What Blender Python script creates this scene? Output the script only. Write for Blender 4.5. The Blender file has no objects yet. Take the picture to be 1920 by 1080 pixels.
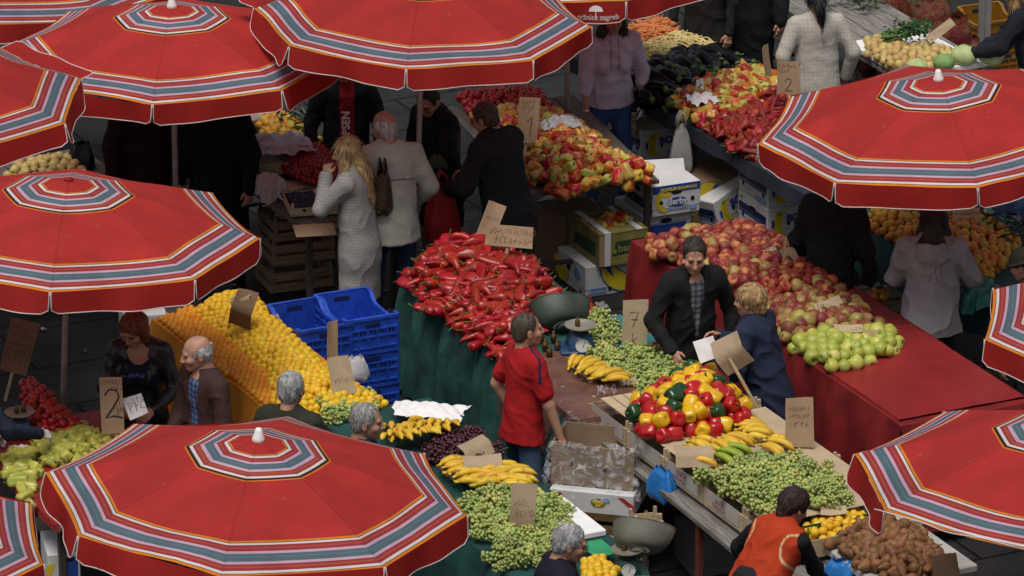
import bpy, math, random
import numpy as np
from mathutils import Vector, Matrix, Euler
rnd = random.Random(7)
PI = math.pi
sc = bpy.context.scene
COL = sc.collection
# ------------------------------------------------------------------ camera
CAM_H, PITCH, FPX = 13.7, math.radians(20.5), 9655.0
CAM_D = CAM_H / math.tan(PITCH)
cam = bpy.data.cameras.new('camera'); cam_o = bpy.data.objects.new('camera', cam); COL.objects.link(cam_o)
cam_o.location = (0, -CAM_D, CAM_H); cam_o.rotation_euler = (PI/2 - PITCH, 0, 0)
cam.sensor_width = 36; cam.lens = 36*FPX/1920; cam.clip_start = .5; cam.clip_end = 2000
sc.camera = cam_o

def at(u, v, z):
    """survey helper: the point of the market square at height z seen at u,v of the survey photograph"""
    a, b = (u-960)/FPX, -(v-540)/FPX
    dy = math.cos(PITCH)+b*math.sin(PITCH); dz = -math.sin(PITCH)+b*math.cos(PITCH)
    t = (z-CAM_H)/dz
    return Vector((a*t, dy*t-CAM_D, z))

# ------------------------------------------------------------------ objects
def meta(o, label=None, cat=None, group=None, kind=None):
    if label: o['label'] = label
    if cat: o['category'] = cat
    if group: o['group'] = group
    if kind: o['kind'] = kind
    return o
def thing(name, label, cat, loc=(0,0,0), rz=0, group=None):
    o = bpy.data.objects.new(name, None); COL.objects.link(o)
    o.empty_display_size = .1
    o.location = loc; o.rotation_euler = (0, 0, rz)
    return meta(o, label, cat, group)
def link(name, me, parent=None, loc=None, rot=None):
    o = bpy.data.objects.new(name, me); COL.objects.link(o)
    if parent: o.parent = parent
    if loc is not None: o.location = loc
    if rot is not None: o.rotation_euler = rot
    return o
def copy_tree(o, parent=None):
    c = o.copy(); COL.objects.link(c)
    if parent: c.parent = parent
    for ch in list(o.children): copy_tree(ch, c)
    return c
def newmesh(name, V, F, mats, mi=None, smooth=True, uv=None, col=None):
    me = bpy.data.meshes.new(name)
    me.from_pydata([tuple(v) for v in V], [], [tuple(f) for f in F])
    for m in (mats if isinstance(mats, (list, tuple)) else [mats]): me.materials.append(m)
    n = len(me.polygons)
    if mi is not None: me.polygons.foreach_set('material_index', np.asarray(mi, dtype=np.int32))
    if isinstance(smooth, bool): me.polygons.foreach_set('use_smooth', np.full(n, smooth))
    else: me.polygons.foreach_set('use_smooth', np.asarray(smooth, dtype=bool))
    if uv is not None:
        l = me.uv_layers.new(name='UV')
        idx = np.empty(len(me.loops), dtype=np.int32); me.loops.foreach_get('vertex_index', idx)
        l.data.foreach_set('uv', np.asarray(uv, dtype=np.float32)[idx].ravel())
    if col is not None:
        a = me.color_attributes.new('Col', 'FLOAT_COLOR', 'POINT')
        c = np.ones((len(V), 4), dtype=np.float32); c[:, :3] = col
        a.data.foreach_set('color', c.ravel())
    me.update()
    return me

class MB:
    """collects shapes into ONE mesh"""
    def __init__(s): s.V=[]; s.F=[]; s.M=[]; s.S=[]
    def add(s, V, F, m=0, smooth=False, X=None):
        o = len(s.V)
        s.V += [tuple(X @ Vector(v)) if X is not None else tuple(v) for v in V]
        s.F += [tuple(i+o for i in f) for f in F]; s.M += [m]*len(F); s.S += [smooth]*len(F)
        return s
    def box(s, c, d, m=0, X=None, bev=0.0):
        x,y,z = d[0]/2, d[1]/2, d[2]/2; b=min(bev,x*.9,y*.9,z*.9)
        if b<=0:
            V=[(c[0]+i*x,c[1]+j*y,c[2]+k*z) for i in(-1,1) for j in(-1,1) for k in(-1,1)]
            F=[(0,1,3,2),(4,6,7,5),(0,4,5,1),(2,3,7,6),(0,2,6,4),(1,5,7,3)]
            return s.add(V,F,m,False,X)
        V=[];F=[]; id={}
        for i in(-1,1):
            for j in(-1,1):
                for k in(-1,1):
                    for ax in range(3):
                        p=[i*(x-b),j*(y-b),k*(z-b)]; p[ax]=(i*x,j*y,k*z)[ax]
                        id[i,j,k,ax]=len(V); V.append((c[0]+p[0],c[1]+p[1],c[2]+p[2]))
        def fc(l,want):
            a,b_,c_=[Vector(V[q]) for q in l[:3]]
            if (b_-a).cross(c_-a).dot(Vector(want))<0: l=l[::-1]
            F.append(tuple(l))
        for sg in(-1,1):
            fc([id[sg,-1,-1,0],id[sg,1,-1,0],id[sg,1,1,0],id[sg,-1,1,0]],(sg,0,0))
            fc([id[-1,sg,-1,1],id[1,sg,-1,1],id[1,sg,1,1],id[-1,sg,1,1]],(0,sg,0))
            fc([id[-1,-1,sg,2],id[1,-1,sg,2],id[1,1,sg,2],id[-1,1,sg,2]],(0,0,sg))
        for i in(-1,1):
            for j in(-1,1):
                fc([id[i,j,-1,0],id[i,j,1,0],id[i,j,1,1],id[i,j,-1,1]],(i,j,0))
                fc([id[i,-1,j,0],id[i,1,j,0],id[i,1,j,2],id[i,-1,j,2]],(i,0,j))
                fc([id[-1,i,j,1],id[1,i,j,1],id[1,i,j,2],id[-1,i,j,2]],(0,i,j))
                for k in(-1,1): fc([id[i,j,k,0],id[i,j,k,1],id[i,j,k,2]],(i,j,k))
        return s.add(V,F,m,False,X)
    def tube(s, P, r, n=8, m=0, X=None, cap=True, smooth=True):
        P=[Vector(p) for p in P]; R=r if isinstance(r,(list,tuple)) else [r]*len(P)
        V=[];F=[]; up=None
        for i,p in enumerate(P):
            t=(P[min(i+1,len(P)-1)]-P[max(i-1,0)]).normalized()
            if up is None: up=Vector((0,0,1)) if abs(t.z)<.9 else Vector((1,0,0))
            a=t.cross(up)
            if a.length<1e-5: a=t.orthogonal()
            a.normalize(); b=t.cross(a); up=-b if False else b.cross(t)*1
            up = b*-1
            for k in range(n):
                g=2*PI*k/n; V.append(p+(a*math.cos(g)+b*math.sin(g))*R[i])
        for i in range(len(P)-1):
            for k in range(n):
                k2=(k+1)%n; F.append((i*n+k,i*n+k2,(i+1)*n+k2,(i+1)*n+k))
        if cap: F.append(tuple(range(n))[::-1]); F.append(tuple(range((len(P)-1)*n,len(P)*n)))
        return s.add(V,F,m,smooth,X)
    def lathe(s, prof, n=16, m=0, X=None, lob=0, lamp=0., smooth=True, closed=True):
        V=[];F=[]
        for r,z in prof:
            for k in range(n):
                g=2*PI*k/n; q=r*(1+lamp*math.cos(lob*g)) if lob else r
                V.append((q*math.cos(g),q*math.sin(g),z))
        for i in range(len(prof)-1):
            for k in range(n):
                k2=(k+1)%n; F.append((i*n+k,i*n+k2,(i+1)*n+k2,(i+1)*n+k))
        if closed: F.append(tuple(range(n))[::-1]); F.append(tuple(range((len(prof)-1)*n,len(prof)*n)))
        return s.add(V,F,m,smooth,X)
    def grid(s, fn, nu, nv, m=0, X=None, smooth=True):
        V=[fn(i/nu,j/nv) for j in range(nv+1) for i in range(nu+1)]
        F=[(j*(nu+1)+i,j*(nu+1)+i+1,(j+1)*(nu+1)+i+1,(j+1)*(nu+1)+i) for j in range(nv) for i in range(nu)]
        return s.add(V,F,m,smooth,X)
    def poly(s, pts, h, m=0, X=None):
        """flat polygon in XZ, thickness h toward -Y"""
        n=len(pts); V=[(p[0],-h,p[1]) for p in pts]+[(p[0],0,p[1]) for p in pts]
        F=[tuple(range(n))]+[(i,i+n,(i+1)%n+n,(i+1)%n) for i in range(n)]
        return s.add(V,F,m,False,X)
    def mesh(s, name, mats): return newmesh(name, s.V, s.F, mats, s.M, s.S)
    def build(s, name, mats, parent=None, loc=None, rot=None): return link(name, s.mesh(name,mats), parent, loc, rot)

def T(x=0,y=0,z=0,rx=0,ry=0,rz=0,s=1):
    return Matrix.Translation((x,y,z)) @ Euler((rx,ry,rz)).to_matrix().to_4x4() @ Matrix.Scale(s,4)

# ------------------------------------------------------------------ materials
def srgb(h):
    h=h.lstrip('#'); c=[int(h[i:i+2],16)/255 for i in(0,2,4)]
    return tuple(x/12.92 if x<=.04045 else ((x+.055)/1.055)**2.4 for x in c)
def mat(name, col, rough=.6, var=.15, vs=6., bump=0., bs=40., rv=0., rh=0., spec=.35, coat=0., col2=None, thr=(.4,.6), c2s=None,
        trans=0., attr=False, metal=0., sheen=0., stretch=None, alpha=1., sss=0.):
    m=bpy.data.materials.new(name); m.use_nodes=True; nt=m.node_tree; N=nt.nodes; L=nt.links
    b=N['Principled BSDF']; out=N['Material Output']
    tc=N.new('ShaderNodeTexCoord'); mp=N.new('ShaderNodeMapping'); L.new(tc.outputs['Object'],mp.inputs['Vector'])
    if stretch: mp.inputs['Scale'].default_value=stretch
    oi=N.new('ShaderNodeObjectInfo')
    # offset texture by object random so copies differ
    cx=N.new('ShaderNodeCombineXYZ'); mu=N.new('ShaderNodeMath'); mu.operation='MULTIPLY'; mu.inputs[1].default_value=37.
    L.new(oi.outputs['Random'],mu.inputs[0]); L.new(mu.outputs[0],cx.inputs[0]); L.new(mu.outputs[0],cx.inputs[2]); L.new(cx.outputs[0],mp.inputs['Location'])
    nz=N.new('ShaderNodeTexNoise'); nz.inputs['Scale'].default_value=vs; nz.inputs['Detail'].default_value=4; L.new(mp.outputs[0],nz.inputs['Vector'])
    if attr:
        at_=N.new('ShaderNodeVertexColor'); at_.layer_name='Col'; base=at_.outputs['Color']
    else:
        rgb=N.new('ShaderNodeRGB'); rgb.outputs[0].default_value=(*col,1); base=rgb.outputs[0]
    if col2 is not None:
        n2=N.new('ShaderNodeTexNoise'); n2.inputs['Scale'].default_value=c2s or vs; n2.inputs['Detail'].default_value=3; L.new(mp.outputs[0],n2.inputs['Vector'])
        mr=N.new('ShaderNodeMapRange'); mr.inputs[1].default_value=thr[0]; mr.inputs[2].default_value=thr[1]
        ad=N.new('ShaderNodeMath'); ad.operation='ADD'; sb=N.new('ShaderNodeMath'); sb.operation='MULTIPLY_ADD'; sb.inputs[1].default_value=.3; sb.inputs[2].default_value=-.15
        L.new(oi.outputs['Random'],sb.inputs[0]); L.new(sb.outputs[0],ad.inputs[0]); L.new(n2.outputs['Fac'],ad.inputs[1]); L.new(ad.outputs[0],mr.inputs[0])
        mx=N.new('ShaderNodeMix'); mx.data_type='RGBA'; L.new(mr.outputs[0],mx.inputs['Factor']); L.new(base,mx.inputs['A']); mx.inputs['B'].default_value=(*col2,1); base=mx.outputs['Result']
    hs=N.new('ShaderNodeHueSaturation'); L.new(base,hs.inputs['Color'])
    v=N.new('ShaderNodeMapRange'); v.inputs[1].default_value=.3; v.inputs[2].default_value=.7; v.inputs[3].default_value=1-var; v.inputs[4].default_value=1+var
    L.new(nz.outputs['Fac'],v.inputs[0])
    if rv>0 or rh>0:
        r2=N.new('ShaderNodeMapRange'); r2.inputs[3].default_value=1-rv; r2.inputs[4].default_value=1+rv; L.new(oi.outputs['Random'],r2.inputs[0])
        mm=N.new('ShaderNodeMath'); mm.operation='MULTIPLY'; L.new(v.outputs[0],mm.inputs[0]); L.new(r2.outputs[0],mm.inputs[1]); L.new(mm.outputs[0],hs.inputs['Value'])
        r3=N.new('ShaderNodeMapRange'); r3.inputs[3].default_value=.5-rh; r3.inputs[4].default_value=.5+rh
        fr=N.new('ShaderNodeMath'); fr.operation='FRACT'; f2=N.new('ShaderNodeMath'); f2.operation='MULTIPLY'; f2.inputs[1].default_value=7.13
        L.new(oi.outputs['Random'],f2.inputs[0]); L.new(f2.outputs[0],fr.inputs[0]); L.new(fr.outputs[0],r3.inputs[0]); L.new(r3.outputs[0],hs.inputs['Hue'])
    else: L.new(v.outputs[0],hs.inputs['Value'])
    L.new(hs.outputs[0],b.inputs['Base Color'])
    b.inputs['Roughness'].default_value=rough; b.inputs['Specular IOR Level'].default_value=spec; b.inputs['Metallic'].default_value=metal
    b.inputs['Coat Weight'].default_value=coat; b.inputs['Coat Roughness'].default_value=.25; b.inputs['Sheen Weight'].default_value=sheen
    if sss>0: b.inputs['Subsurface Weight'].default_value=sss; b.inputs['Subsurface Radius'].default_value=(.01,.004,.002); b.inputs['Subsurface Scale'].default_value=.6
    if alpha<1: b.inputs['Alpha'].default_value=alpha
    if bump>0:
        nb=N.new('ShaderNodeTexNoise'); nb.inputs['Scale'].default_value=bs; nb.inputs['Detail'].default_value=5; L.new(mp.outputs[0],nb.inputs['Vector'])
        bp=N.new('ShaderNodeBump'); bp.inputs['Strength'].default_value=bump; bp.inputs['Distance'].default_value=.02; L.new(nb.outputs['Fac'],bp.inputs['Height']); L.new(bp.outputs[0],b.inputs['Normal'])
    if trans>0:
        tr=N.new('ShaderNodeBsdfTranslucent'); L.new(hs.outputs[0],tr.inputs['Color']); ms=N.new('ShaderNodeMixShader'); ms.inputs[0].default_value=trans
        L.new(b.outputs[0],ms.inputs[1]); L.new(tr.outputs[0],ms.inputs[2]); L.new(ms.outputs[0],out.inputs['Surface'])
    return m
def ramp_mat(name, stops, rough=.7, trans=.3):
    """woven canvas: constant colour bands along UV.x"""
    m=bpy.data.materials.new(name); m.use_nodes=True; nt=m.node_tree; N=nt.nodes; L=nt.links; b=N['Principled BSDF']; out=N['Material Output']
    uv=N.new('ShaderNodeUVMap'); uv.uv_map='UV'; sp=N.new('ShaderNodeSeparateXYZ'); L.new(uv.outputs[0],sp.inputs[0])
    r=N.new('ShaderNodeValToRGB'); r.color_ramp.interpolation='CONSTANT'; e=r.color_ramp.elements
    while len(e)>1: e.remove(e[-1])
    e[0].position=0; e[0].color=(*stops[0][1],1)
    for p,c in stops[1:]:
        q=e.new(p); q.color=(*c,1)
    L.new(sp.outputs[0],r.inputs[0])
    tc=N.new('ShaderNodeTexCoord'); nz=N.new('ShaderNodeTexNoise'); nz.inputs['Scale'].default_value=2.2; nz.inputs['Detail'].default_value=6; nz.inputs['Roughness'].default_value=.62
    L.new(tc.outputs['Object'],nz.inputs['Vector'])
    mr=N.new('ShaderNodeMapRange'); mr.inputs[1].default_value=.3; mr.inputs[2].default_value=.7; mr.inputs[3].default_value=.80; mr.inputs[4].default_value=1.13; L.new(nz.outputs['Fac'],mr.inputs[0])
    n3=N.new('ShaderNodeTexNoise'); n3.inputs['Scale'].default_value=9; n3.inputs['Detail'].default_value=3; L.new(tc.outputs['Object'],n3.inputs['Vector'])
    sp2=N.new('ShaderNodeMapRange'); sp2.inputs[1].default_value=.72; sp2.inputs[2].default_value=.78; sp2.inputs[3].default_value=0; sp2.inputs[4].default_value=.25; L.new(n3.outputs['Fac'],sp2.inputs[0])
    hs=N.new('ShaderNodeHueSaturation'); L.new(r.outputs[0],hs.inputs['Color']); L.new(mr.outputs[0],hs.inputs['Value'])
    mx=N.new('ShaderNodeMix'); mx.data_type='RGBA'; L.new(sp2.outputs[0],mx.inputs['Factor']); L.new(hs.outputs[0],mx.inputs['A']); mx.inputs['B'].default_value=(.45,.3,.28,1)
    # sewn seams over the ribs: doubled cloth
    pg=N.new('ShaderNodeMath'); pg.operation='PINGPONG'; pg.inputs[1].default_value=.5; L.new(sp.outputs[1],pg.inputs[0]); sm=N.new('ShaderNodeMath'); sm.operation='MULTIPLY'; L.new(pg.outputs[0],sm.inputs[0]); L.new(sp.outputs[0],sm.inputs[1])
    ms_=N.new('ShaderNodeMapRange'); ms_.inputs[1].default_value=.006; ms_.inputs[2].default_value=.012; ms_.inputs[3].default_value=.86; ms_.inputs[4].default_value=1.; L.new(sm.outputs[0],ms_.inputs[0])
    h2=N.new('ShaderNodeHueSaturation'); L.new(mx.outputs['Result'],h2.inputs['Color']); L.new(ms_.outputs[0],h2.inputs['Value'])
    oi=N.new('ShaderNodeObjectInfo'); ov=N.new('ShaderNodeMapRange'); ov.inputs[3].default_value=.9; ov.inputs[4].default_value=1.08; L.new(oi.outputs['Random'],ov.inputs[0])
    h3=N.new('ShaderNodeHueSaturation'); L.new(h2.outputs[0],h3.inputs['Color']); L.new(ov.outputs[0],h3.inputs['Value'])
    L.new(h3.outputs[0],b.inputs['Base Color']); b.inputs['Roughness'].default_value=rough; b.inputs['Specular IOR Level'].default_value=.25
    nb=N.new('ShaderNodeTexNoise'); nb.inputs['Scale'].default_value=4.5; nb.inputs['Detail'].default_value=3; L.new(tc.outputs['Object'],nb.inputs['Vector'])
    bp=N.new('ShaderNodeBump'); bp.inputs['Strength'].default_value=.5; bp.inputs['Distance'].default_value=.04; L.new(nb.outputs['Fac'],bp.inputs['Height']); L.new(bp.outputs[0],b.inputs['Normal'])
    tr=N.new('ShaderNodeBsdfTranslucent'); L.new(h3.outputs[0],tr.inputs['Color']); ms=N.new('ShaderNodeMixShader'); ms.inputs[0].default_value=trans
    L.new(b.outputs[0],ms.inputs[1]); L.new(tr.outputs[0],ms.inputs[2]); L.new(ms.outputs[0],out.inputs['Surface'])
    return m
def wood_mat(name, col, rough=.75, var=.35, sx=1., along='X'):
    st={'X':(2.,26.,26.),'Y':(26.,2.,26.),'Z':(26.,26.,2.)}[along]
    return mat(name,col,rough,var=var,vs=2.2*sx,bump=.25,bs=3.*sx,rv=.12,stretch=st,spec=.2)
def stroke(P, w, h=.0012, seed=None):
    """flat pen stroke through points in XZ, as (V,F) lying at y=-h"""
    V=[];F=[]
    for i,p in enumerate(P):
        a=P[max(i-1,0)]; b=P[min(i+1,len(P)-1)]; dx,dz=b[0]-a[0],b[1]-a[1]; l=math.hypot(dx,dz) or 1
        nx,nz=-dz/l*w/2,dx/l*w/2
        V+= [(p[0]+nx,-h,p[1]+nz),(p[0]-nx,-h,p[1]-nz)]
    for i in range(len(P)-1): F.append((2*i,2*i+1,2*i+3,2*i+2))
    return V,F
DIG={'7':[[(0,.95),(.55,1),(.22,0)],[(.1,.5),(.55,.52)]],'2':[[(0,.8),(.15,1),(.42,.98),(.5,.75),(.3,.4),(0,0),(.3,.06),(.6,0)]],
 '1':[[(.1,.75),(.35,1),(.3,0)]],'0':[[(.3,1),(.05,.75),(.02,.3),(.25,0),(.5,.2),(.55,.7),(.3,1)]],'5':[[(.55,1),(.12,1),(.08,.58),(.4,.6),(.55,.35),(.35,.02),(.02,.08)]],
 'k':[[(.05,1),(.05,0)],[(.4,.6),(.08,.32),(.45,0)]],'n':[[(.02,.55),(.02,0),(.05,.4),(.25,.55),(.38,.4),(.4,0)]],'3':[[(.05,.95),(.45,1),(.5,.75),(.2,.55),(.55,.4),(.45,.05),(.02,.05)]],
 '-':[[(0,.45),(.5,.48)]],'l':[[(.1,1),(.1,0)]]}
def handwrite(mb, txt, x, z, size, w, m=0, X=None):
    for ch in txt:
        if ch==' ': x+=size*.4; continue
        if ch=='~':
            r=random.Random(int(abs(x)*7919+abs(z)*104729*10+size*99991)+rnd.randint(0,9999)); G=[[[(0,0),(0,1)],[(0,.5),(.5,1)]],[[(0,0),(.25,1),(.5,0)],[(.1,.4),(.4,.4)]],[[(.5,.9),(.1,.8),(.05,.2),(.5,.05)]],[[(0,0),(0,1),(.5,.1),(.5,1)]],[[(.25,0),(0,.5),(.25,1),(.5,.5),(.25,0)]],[[(0,1),(0,0),(.45,0)]],[[(0,0),(.05,.6),(.3,.5),(.35,0)]],[[(.1,0),(.3,1)],[(0,.6),(.5,.65)]]]
            for i in range(4):
                hh=r.uniform(.65,1.05)
                for st in r.choice(G):
                    V,F=stroke([(x+size*(p[0]*.85+r.uniform(-.06,.06)),z+size*(p[1]*hh+r.uniform(-.07,.07))) for p in st],w); mb.add(V,F,m,False,X)
                x+=size*.62
            continue
        for st in DIG.get(ch,DIG['n']):
            V,F=stroke([(x+p[0]*size,z+p[1]*size) for p in st],w); mb.add(V,F,m,False,X)
        x+=size*.75
def text_mesh(name, body, size, material, bold=0.0, shear=0., align='CENTER'):
    cu=bpy.data.curves.new(name,'FONT'); cu.body=body; cu.size=size; cu.align_x=align; cu.extrude=.0008; cu.offset=bold; cu.shear=shear; cu.resolution_u=3
    o=bpy.data.objects.new(name,cu); COL.objects.link(o); dg=bpy.context.evaluated_depsgraph_get(); dg.update()
    me=bpy.data.meshes.new_from_object(o.evaluated_get(dg)); me.name=name
    bpy.data.objects.remove(o); bpy.data.curves.remove(cu)
    me.materials.clear(); me.materials.append(material)
    return me
# ------------------------------------------------------------------ light, sky, ground
SUN_EL, SUN_AZ = math.radians(69), math.radians(200)   # high soft light from behind the stalls, thin overcast
w=bpy.data.worlds.new('World'); sc.world=w; w.use_nodes=True
bg=w.node_tree.nodes['Background']; sky=w.node_tree.nodes.new('ShaderNodeTexSky'); sky.sky_type='NISHITA'; sky.sun_disc=False
sky.sun_elevation=SUN_EL; sky.sun_rotation=SUN_AZ; sky.dust_density=4; sky.ozone_density=.6; sky.air_density=1.2
hsn=w.node_tree.nodes.new('ShaderNodeHueSaturation'); hsn.inputs['Saturation'].default_value=.35; w.node_tree.links.new(sky.outputs[0],hsn.inputs['Color']); w.node_tree.links.new(hsn.outputs[0],bg.inputs[0]); bg.inputs[1].default_value=.058
sun=bpy.data.lights.new('sun','SUN'); sun.energy=1.5; sun.angle=math.radians(32); sun.color=(1,.95,.88)
so=bpy.data.objects.new('sun',sun); COL.objects.link(so)
so.rotation_euler=Vector((-math.sin(SUN_AZ)*math.cos(SUN_EL),-math.cos(SUN_AZ)*math.cos(SUN_EL),-math.sin(SUN_EL))).to_track_quat('-Z','Y').to_euler()
sc.view_settings.view_transform='Standard'; sc.view_settings.look='None'; sc.view_settings.exposure=.55; sc.view_settings.gamma=1
sc.cycles.max_bounces=6; sc.cycles.transparent_max_bounces=8

def ground_mat():
    m=bpy.data.materials.new('paving'); m.use_nodes=True; nt=m.node_tree; N=nt.nodes; L=nt.links; b=N['Principled BSDF']
    tc=N.new('ShaderNodeTexCoord'); mp=N.new('ShaderNodeMapping'); mp.inputs['Rotation'].default_value=(0,0,math.radians(-26)); L.new(tc.outputs['Object'],mp.inputs[0])
    br=N.new('ShaderNodeTexBrick'); br.inputs['Scale'].default_value=1.; br.inputs['Brick Width'].default_value=1.1; br.inputs['Row Height'].default_value=.75; br.inputs['Mortar Size'].default_value=.014
    br.inputs['Color1'].default_value=(.019,.019,.020,1); br.inputs['Color2'].default_value=(.027,.026,.026,1); br.inputs['Mortar'].default_value=(.005,.005,.005,1); L.new(mp.outputs[0],br.inputs[0])
    nz=N.new('ShaderNodeTexNoise'); nz.inputs['Scale'].default_value=1.7; nz.inputs['Detail'].default_value=8; nz.inputs['Roughness'].default_value=.7; L.new(tc.outputs['Object'],nz.inputs[0])
    mr=N.new('ShaderNodeMapRange'); mr.inputs[1].default_value=.3; mr.inputs[2].default_value=.7; mr.inputs[3].default_value=.6; mr.inputs[4].default_value=1.35; L.new(nz.outputs[0],mr.inputs[0])
    hs=N.new('ShaderNodeHueSaturation'); L.new(br.outputs[0],hs.inputs['Color']); L.new(mr.outputs[0],hs.inputs['Value']); L.new(hs.outputs[0],b.inputs['Base Color'])
    n2=N.new('ShaderNodeTexNoise'); n2.inputs['Scale'].default_value=45; n2.inputs['Detail'].default_value=4; L.new(tc.outputs['Object'],n2.inputs[0])
    ad=N.new('ShaderNodeMath'); ad.operation='MULTIPLY_ADD'; ad.inputs[1].default_value=-1.5; L.new(br.outputs['Fac'],ad.inputs[0]); L.new(n2.outputs[0],ad.inputs[2])
    bp=N.new('ShaderNodeBump'); bp.inputs['Strength'].default_value=.4; bp.inputs['Distance'].default_value=.01; L.new(ad.outputs[0],bp.inputs['Height']); L.new(bp.outputs[0],b.inputs['Normal'])
    b.inputs['Roughness'].default_value=.7; b.inputs['Specular IOR Level'].default_value=.12
    return m
g=MB(); g.grid(lambda i,j:((i-.5)*900,(j-.5)*900,0),30,30)
meta(g.build('ground',[ground_mat()]),kind='structure')

# ------------------------------------------------------------------ umbrellas
RED=srgb('#d2242c'); RED=(.46,.031,.027); OR=(.72,.23,.02); DK=(.05,.015,.015); WH=(.74,.69,.68); CR=(.36,.035,.05); RU=(.42,.09,.045); PK=(.60,.40,.52); SL=(.095,.155,.19); SL2=(.13,.19,.225)
def band(a,b,inv=False):
    seq=[(0,OR),(.045,DK),(.062,WH),(.125,CR),(.20,RU),(.235,CR),(.29,PK),(.365,SL),(.44,SL2),(.475,SL),(.575,PK),(.65,CR),(.70,RU),(.76,CR),(.825,WH),(.90,DK),(.92,OR)]
    return [(a+(b-a)*p,c) for p,c in seq]
stops=[(0,RED)]+band(.125,.345)+[(.345,RED)]
M_canvas=ramp_mat('canvas_inner',[(0,RED)]+band(.13,.345)[:16]+[(.338,OR),(.345,RED)])
M_canvas2=ramp_mat('canvas_outer',[(0,RED)]+band(.78,1.0))
M_val=mat('canvas_red',RED,.7,var=.1,vs=3,bump=.2,bs=6,trans=.45,spec=.2)
M_pipe=mat('piping_white',(.55,.48,.46),.7,var=.15)
M_cap=mat('cap_white',(.8,.78,.78),.4,var=.05)
M_pole=mat('pole_paint',(.33,.3,.28),.5,var=.2,vs=12,metal=.3)
M_rib=mat('rib_steel',(.3,.28,.27),.45,metal=.6)
M_base=mat('base_concrete',(.22,.21,.2),.9,var=.2,bump=.4)
ZR, RISE = 2.1, .34
def canopy_mesh(R, seed, sag=.016):
    r_=random.Random(seed); V=[];UV=[];F=[];MI=[]
    NU,NV=14,6
    ph=[r_.uniform(.6,1.4) for _ in range(8)]
    for k in range(8):
        o=len(V); a0,a1=k*PI/4,(k+1)*PI/4
        for i in range(NU+1):
            f=i/NU
            for j in range(NV+1):
                t=j/NV
                x=R*f*((1-t)*math.cos(a0)+t*math.cos(a1)); y=R*f*((1-t)*math.sin(a0)+t*math.sin(a1))
                z=RISE*(1-f)+.03*math.sin(PI*f)-sag*ph[k]*4*t*(1-t)*f**1.3
                # rim pulled in a little between the ribs
                q=1-.016*4*t*(1-t)*f**3
                z+=.007*f*math.sin(x*5.1+seed*1.7+2*math.sin(y*4.3+seed))+.005*f*math.sin(y*7.7-x*3+seed*2.9)
                V.append((x*q,y*q,ZR+z)); UV.append((f,t))
        for i in range(NU):
            for j in range(NV):
                a=o+i*(NV+1)+j; F.append((a,a+NV+1,a+NV+2,a+1)); MI.append(0 if (i+1)/NU<=.5 else 1)
    return newmesh('canopy',V,F,[M_canvas,M_canvas2],MI,True,uv=UV)
def valance(R,k,parent,seed,flare=0.,h=.155):
    r_=random.Random(seed*31+k); a0,a1=k*PI/4,(k+1)*PI/4
    p0=Vector((R*math.cos(a0),R*math.sin(a0),ZR)); p1=Vector((R*math.cos(a1),R*math.sin(a1),ZR))
    out=(p0+p1); out.z=0; out.normalize(); w0=r_.uniform(0,6); am=r_.uniform(.008,.02); f0=flare if flare else r_.uniform(.03,.2)
    NU,NV=16,5; L=(p1-p0).length; rc=.045
    def pt(t,s):
        e=.004+t*(L-.008); edge=min(e,L-e); hh=h
        if edge<rc: hh=h-rc+math.sqrt(max(0,rc*rc-(rc-edge)**2))
        hh*=1+.06*math.sin(w0+3*t)
        ins=.016*4*t*(1-t)
        d=s*hh; p=p0.lerp(p1,e/L)-out*(R*.92*ins-.002)
        rip=am*math.sin(w0*2+t*9)*s+.4*am*math.sin(w0+t*17)*s
        z=-.016*4*t*(1-t)
        return p+out*(d*math.sin(f0)+rip)+Vector((0,0,z-d*math.cos(f0)))
    mb=MB(); mb.grid(lambda t,s:pt(t,s),NU,NV); v=mb.build('valance',[M_val],parent)
    P=[pt(0,s/4) for s in range(5)]+[pt(i/20,1) for i in range(1,20)]+[pt(1,1-s/4) for s in range(5)]
    pb=MB(); pb.tube(P,.0042,5); pb.build('piping',[M_pipe],v)
    return v,pt
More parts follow.
